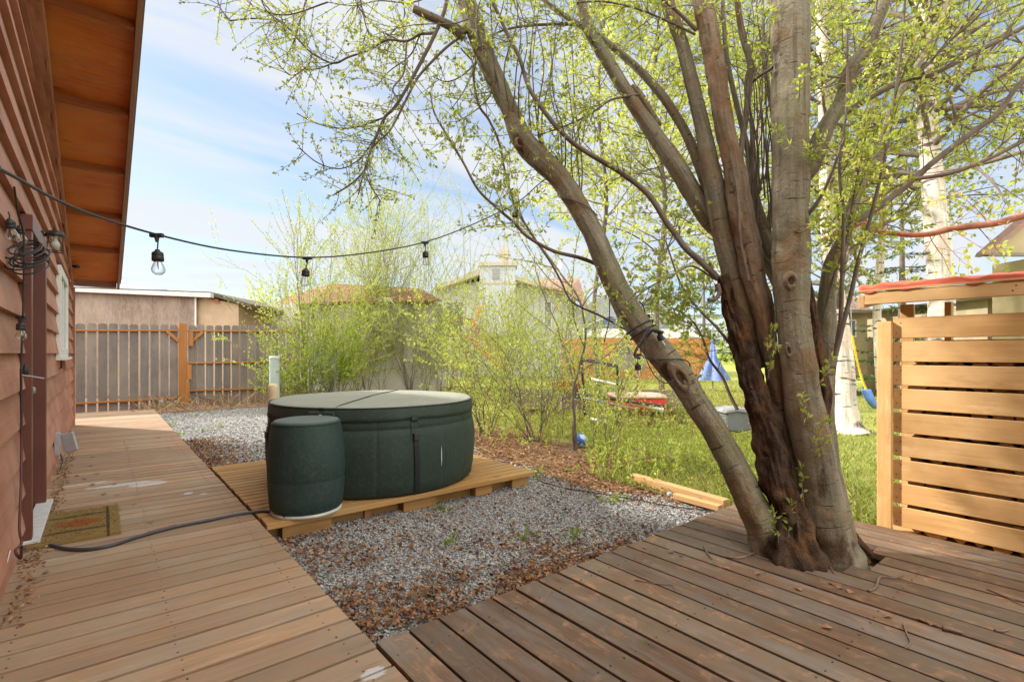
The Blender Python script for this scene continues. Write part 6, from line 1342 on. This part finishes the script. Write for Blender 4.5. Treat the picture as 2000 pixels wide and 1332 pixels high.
# ------------------------------------------------------------------ yard things
p = onz(536, 800, -0.15); p = at(536, HOR + 1.4 * F2000 / 11.0, 11.0)
up_ = thing('utility_post', 'pale green utility pedestal standing behind the hot tub', 'utility post', p)
mb = MB(); hh = (815 - 697) * 11 / F2000; mb.lathe(p, [(0.105, 0), (0.105, hh - 0.03)], 20); mb.build('post_body', M['greenpipe'], up_, True)
mb = MB(); mb.lathe(p, [(0.112, hh - 0.05), (0.112, hh - 0.01), (0.10, hh + 0.01), (0.001, hh + 0.015)], 20); mb.build('cap', M['greenpipe'], up_, True)
p = at(533, HOR + 1.4 * F2000 / 7.6, 7.6); hh = p[2] * 0 + (HOR + 1.4 * F2000 / 7.6 - 749) * 7.6 / F2000
mb = MB(); mb.lathe(p, [(0.075, 0), (0.075, hh - 0.08), (0.07, hh - 0.03), (0.045, hh - 0.005), (0.001, hh)], 20); tag(mb.build('vent_pipe', M['tan'], None, True), 'round-topped tan pipe just left of the tub lid', 'pipe')
cl_ = thing('chain_link_gate', 'galvanised chain-link gate posts among the bushes', 'gate', at(625, HOR + 1.4 * F2000 / 12, 12))
for u in (603, 653):
    mb = MB(); mb.tube([at(u, 806, 12), at(u + 3, 690, 12)], 0.022, 10); mb.build('post', M['steel'], cl_, True)
mb = MB()
for k in range(14):
    u = 603 + k * 3.6; mb.tube([at(u, 690, 12), at(min(655, u + 26), 780, 12)], 0.003, 4); mb.tube([at(655 - (u - 603), 690, 12), at(max(603, 655 - (u - 603) - 26), 780, 12)], 0.003, 4)
mb.build('mesh', M['steel'], cl_)
for (a, b, c, w, l) in (((1236, 932), (1420, 985), 0, .09, 'upper orange-brown timber edging the gravel by the willow'), ((1318, 968), (1408, 992), 1, .07, 'shorter lower timber lying against the gravel by the willow')):
    A, B = onz(*a, -0.10), onz(*b, -0.10)
    mb = MB(); mb.span(A, B, w, 0.05 if c else 0.085); tag(mb.build('timber_edging', M['edging'], None, bevel=0.004), l, 'timber')
p = onz(1308, 968, -0.13); mb = MB(); mb.lathe(p, [(0.02, 0), (0.03, 0.01), (0.024, 0.03), (0.001, 0.038)], 7); tag(mb.build('stone', M['greyplastic']), 'single pale stone beside the timber edging', 'stone')
# blue ball
p = onz(1133, 873, -0.18); r = 0.105; mb = MB(); a = np.linspace(-math.pi / 2, math.pi / 2, 17); mb.lathe(p + [0, 0, r], [(max(.001, r * math.cos(t)), r * math.sin(t)) for t in a], 28); bt = NT('ball'); n_b = bt.noise(pos(bt), 9, 3); bt.pbr(bt.mix(bt.ramp(n_b, [(0.5, 0), (0.56, 1)]), (0.05, 0.12, 0.42), (0.45, 0.55, 0.65)), 0.35); tag(mb.build('ball', bt.m, None, True), 'blue rubber ball with white swirls in the mulch', 'ball')
# raised beds
for (u0, v0, u1, v1, d, l) in ((1000, 760, 1075, 795, 11.8, 'raised garden bed of grey timber left of the sapling'), (1215, 762, 1345, 798, 11.2, 'raised garden bed of grey timber right of the red sandbox')):
    o = thing('raised_bed', l, 'garden bed', at((u0 + u1) / 2, v1 + 8, d), 'raised beds of grey timber')
    for k in range(2):
        mb = MB(); h = (v1 - v0) / 2; bc_(mb, u0, v0 + k * h + .6, u1, v0 + (k + 1) * h, d, 0.05); mb.build('plank', M['greywood'], o)
    mb = MB(); mb.span(at(u0, (v0 + v1) / 2, d + .05), at(u0, (v0 + v1) / 2, d + .05) + FWD * 1.2, 0.04, 0.35); mb.span(at(u1, (v0 + v1) / 2, d + .05), at(u1, (v0 + v1) / 2, d + .05) + FWD * 1.2, 0.04, 0.35); mb.build('end_plank', M['greywood'], o)
    mb = MB(); bc_(mb, u0, v0 + 6, u1, v0 + 12, d + .06, 1.1); mb.build('soil', plain('soil', (0.12, 0.08, 0.05), .95, .3, 20, .5), o)
# red sandbox with beige lid
D = 9.6; sb = thing('sandbox', 'red plastic sandbox with a moulded beige lid', 'sandbox', at(1265, 800, D))
mb = MB(); bc_(mb, 1205, 778, 1302, 800, D, 0.9); mb.build('box', plain('red_plastic', (0.55, 0.04, 0.03), .4), sb, bevel=0.03)
mb = MB(); bc_(mb, 1203, 773, 1304, 779, D - .02, 0.95); mb.build('lid', plain('beige_plastic', (0.55, 0.38, 0.28), .5), sb, bevel=0.02)
mb = MB(); c = at(1270, 772, D + .45); mb.lathe(c, [(0.001, 0.05), (0.2, 0.045), (0.3, 0.01), (0.31, -0.01)], 24); mb.build('lid_dome', plain('beige_dome', (0.58, 0.42, 0.32), .5), sb, True)
# black frame with glass (old door) and poles
D = 9.0; fm = thing('metal_frame', 'black metal frame with a clear panel standing among the saplings', 'frame', at(1170, 800, D))
mb = MB()
for a, b in (((1136, 702), (1206, 715)), ((1136, 702), (1143, 812)), ((1206, 715), (1210, 845)), ((1152, 740), (1200, 750))): mb.span(at(*a, D), at(*b, D), 0.035, 0.05, (0.3, 0.2, .9))
mb.build('bars', M['black'], fm)
mb = MB(); mb.prism([at(u, v, D + .02) for u, v in ((1139, 705), (1205, 717), (1208, 790), (1142, 780))], FWD * 0.006); mb.build('panel', M['glass'], fm)
GP = 'poles lying across the yard'
for (a, b, w, m_n, l) in (((1122, 768), (1305, 795), .055, 'rubber', 'black pole crossing the yard, upper of the two'), ((1125, 774), (1240, 798), .035, 'steel', 'thin grey pole under the black one'), ((1230, 786), (1296, 800), .07, 'white', 'white-wrapped end of the long pole'), ((1155, 740), (1202, 751), .05, 'white', 'short white bar hung on the black frame'), ((1154, 818), (1190, 826), .05, 'white', 'short white pipe lying in the grass'), ((1124, 780), (1145, 766), .03, 'black', 'short black rod beside the frame')):
    mb = MB(); mb.tube([at(*a, 8.9), at(*b, 8.7)], w / 2, 10, cap=True); tag(mb.build('pole', M[m_n], None, True), l, 'pole', GP)
mb = MB(); bc_(mb, 1208, 800, 1213, 850, 8.8, 0.04); tag(mb.build('stake', M['black']), 'black upright stake supporting the long pole', 'stake')
# bicycle (wheel visible)
D = 13.5; bk = thing('bicycle', 'bicycle lying behind the sandbox with one wheel upright', 'bicycle', at(1232, 775, D))
for (u, v, r) in ((1230, 748, 0.24), (1208, 772, 0.2)):
    c = at(u, v, D); ax = Vector(-FWD + RGT * .3); wm = MB(); a = np.linspace(0, 2 * math.pi, 33); q = Vector((0, 0, 1)).rotation_difference(ax.normalized()).to_matrix(); ring_ = (np.stack([r * np.cos(a), r * np.sin(a), 0 * a], 1) @ np.array(q).T) + c; wm.tube(ring_, 0.02, 8); wo_ = wm.build('wheel', M['black'], bk, True)
    wm = MB(); 
    for k in range(12): wm.tube([c, ring_[int(k * 32 / 12)]], 0.003, 4)
    wm.build('spokes', M['steel'], wo_)
mb = MB(); c1, c2, c3 = at(1230, 748, D), at(1212, 752, D), at(1208, 772, D); mb.tube([c1, c2], .018, 8); mb.tube([c2, c3], .018, 8); mb.tube([c1, c3], .018, 8); mb.build('frame', plain('red_frame', (0.5, .05, .05), .4), bk, True)
mb = MB(); mb.tube([c2, c2 + [0, 0, .12], c2 + [0.15, 0, .14]], .014, 8); mb.build('handlebar', M['steel'], bk, True)
# blue slide / play tent
D = 19; tn = thing('play_tent', 'blue play tent of draped fabric beyond the lawn', 'tent', at(1390, gz(0, D), D))
mb = MB(); nn = 14; apex = at(1392, 652, D)
for i in range(nn): pass
ringb = [at(1392, 742, D) + np.array([math.cos(t), math.sin(t), 0]) * (0.52 + .16 * math.sin(5 * t)) for t in np.linspace(0, 2 * math.pi, 24, endpoint=False)]
mids = [apex + (q - apex) * 0.5 + (q - apex) * -0.28 * np.array([1, 1, 0]) for q in ringb]
V = [apex] + mids + ringb; F = [[0, 1 + i, 1 + (i + 1) % 24] for i in range(24)] + [[1 + i, 25 + i, 25 + (i + 1) % 24, 1 + (i + 1) % 24] for i in range(24)]
mb.add(V, F); mb.build('fabric', plain('blue_fabric', (0.13, 0.20, 0.50), .6, .3, 4), tn, True)
mb = MB(); mb.tube([at(1392, 760, D), at(1392, 640, D)], 0.03, 8); mb.build('pole', M['steel'], tn)
# grey plastic tote
D = 7.2; tt = thing('storage_tote', 'grey plastic box half hidden behind the willow stems', 'plastic box', at(1440, 845, D))
mb = MB(); pc_(mb, [(1418, 840), (1442, 846), (1475, 838), (1478, 806), (1442, 800), (1420, 806)], D, 0.35); mb.build('box', plain('dark_grey_plastic', (0.13, .14, .15), .5), tt, bevel=0.02)
mb = MB(); pc_(mb, [(1416, 808), (1442, 804), (1480, 810), (1478, 802), (1442, 797), (1420, 801)], D - .03, 0.42); mb.build('lid', plain('pale_grey_plastic', (0.25, .25, .25), .5), tt, bevel=0.01)
# planter with red things left of the frame
D = 10.5; pt_ = thing('planter', 'planter box with rusty red plants behind the saplings', 'planter', at(1115, 810, D))
mb = MB(); bc_(mb, 1097, 770, 1140, 800, D, 0.5); mb.build('box', M['greywood'], pt_)
plp = Plant(90)
for _ in range(60): plp.shoot(at(plp.r.uniform(1098, 1138), 770, D + plp.r.uniform(0.05, .4)), np.array([plp.r.gauss(0, .4), plp.r.gauss(0, .4), 1]), 0.25, .004, 0, .07, .1, .2, 0, .5, 20, .08, 3)
plp.leaves_mb(.6).build('plants', leafmat('rusty_leaf', [(0, (.3, .06, .03)), (1, (.5, .16, .06))]), pt_)
# swing
D = 8.8; sw = thing('swing', 'yellow-roped swing with a blue plastic seat by the birch', 'swing', at(1700, 775, D))
r0, r1 = at(1664, 655, D), at(1692, 762, D)
n = 40; a = np.linspace(0, 36, n * 2); Pm = [r0 + (r1 - r0) * t + np.array([0, 0, -0.12 * math.sin(math.pi * t)]) for t in np.linspace(0, 1, n * 2)]
mb = MB()
for ph in (0, math.pi): mb.tube([p + RGT * 0.011 * math.cos(q + ph) + FWD * 0.011 * math.sin(q + ph) for p, q in zip(Pm, a)], 0.011, 6)
r2 = at(1718, 650, D + .5); r3 = at(1722, 790, D + .35); Pm2 = [r2 + (r3 - r2) * t for t in np.linspace(0, 1, 40)]; mb.tube(Pm2, 0.014, 6)
mb.build('rope', plain('yellow_rope', (0.75, 0.55, 0.04), .6, .1), sw, True)
mb = MB(); Ps = smooth([at(1690, 760, D), at(1700, 782, D + .05), at(1714, 796, D + .2), at(1724, 792, D + .35)], 6)
Vv = []; 
for q in Ps: Vv += [q - FWD * 0.0 + np.array([0, 0, .0]) - np.array([.08, -.05, 0]), q + np.array([.08, -.05, 0])]
m3 = MB(); idx = np.arange(len(Vv)).reshape(-1, 2); m3.add(Vv, np.stack([idx[:-1, 0], idx[:-1, 1], idx[1:, 1], idx[1:, 0]], -1)); so = m3.build('seat', plain('blue_plastic', (0.12, 0.25, .62), .45), sw, True); sm = so.modifiers.new('s', 'SOLIDIFY'); sm.thickness = .02
mb = MB(); q0, q1 = at(1560, 560, D + .2), at(1900, 560, D + .8); mb.tube([at(1664, 655, D), at(1660, 560, D), at(1656, 400, D)], 0.008, 6); mb.build('hanging_rope', M['steel'], sw)

for o in bpy.data.objects:
    for k in ('_o', '_c'):
        if k in o: del o[k]
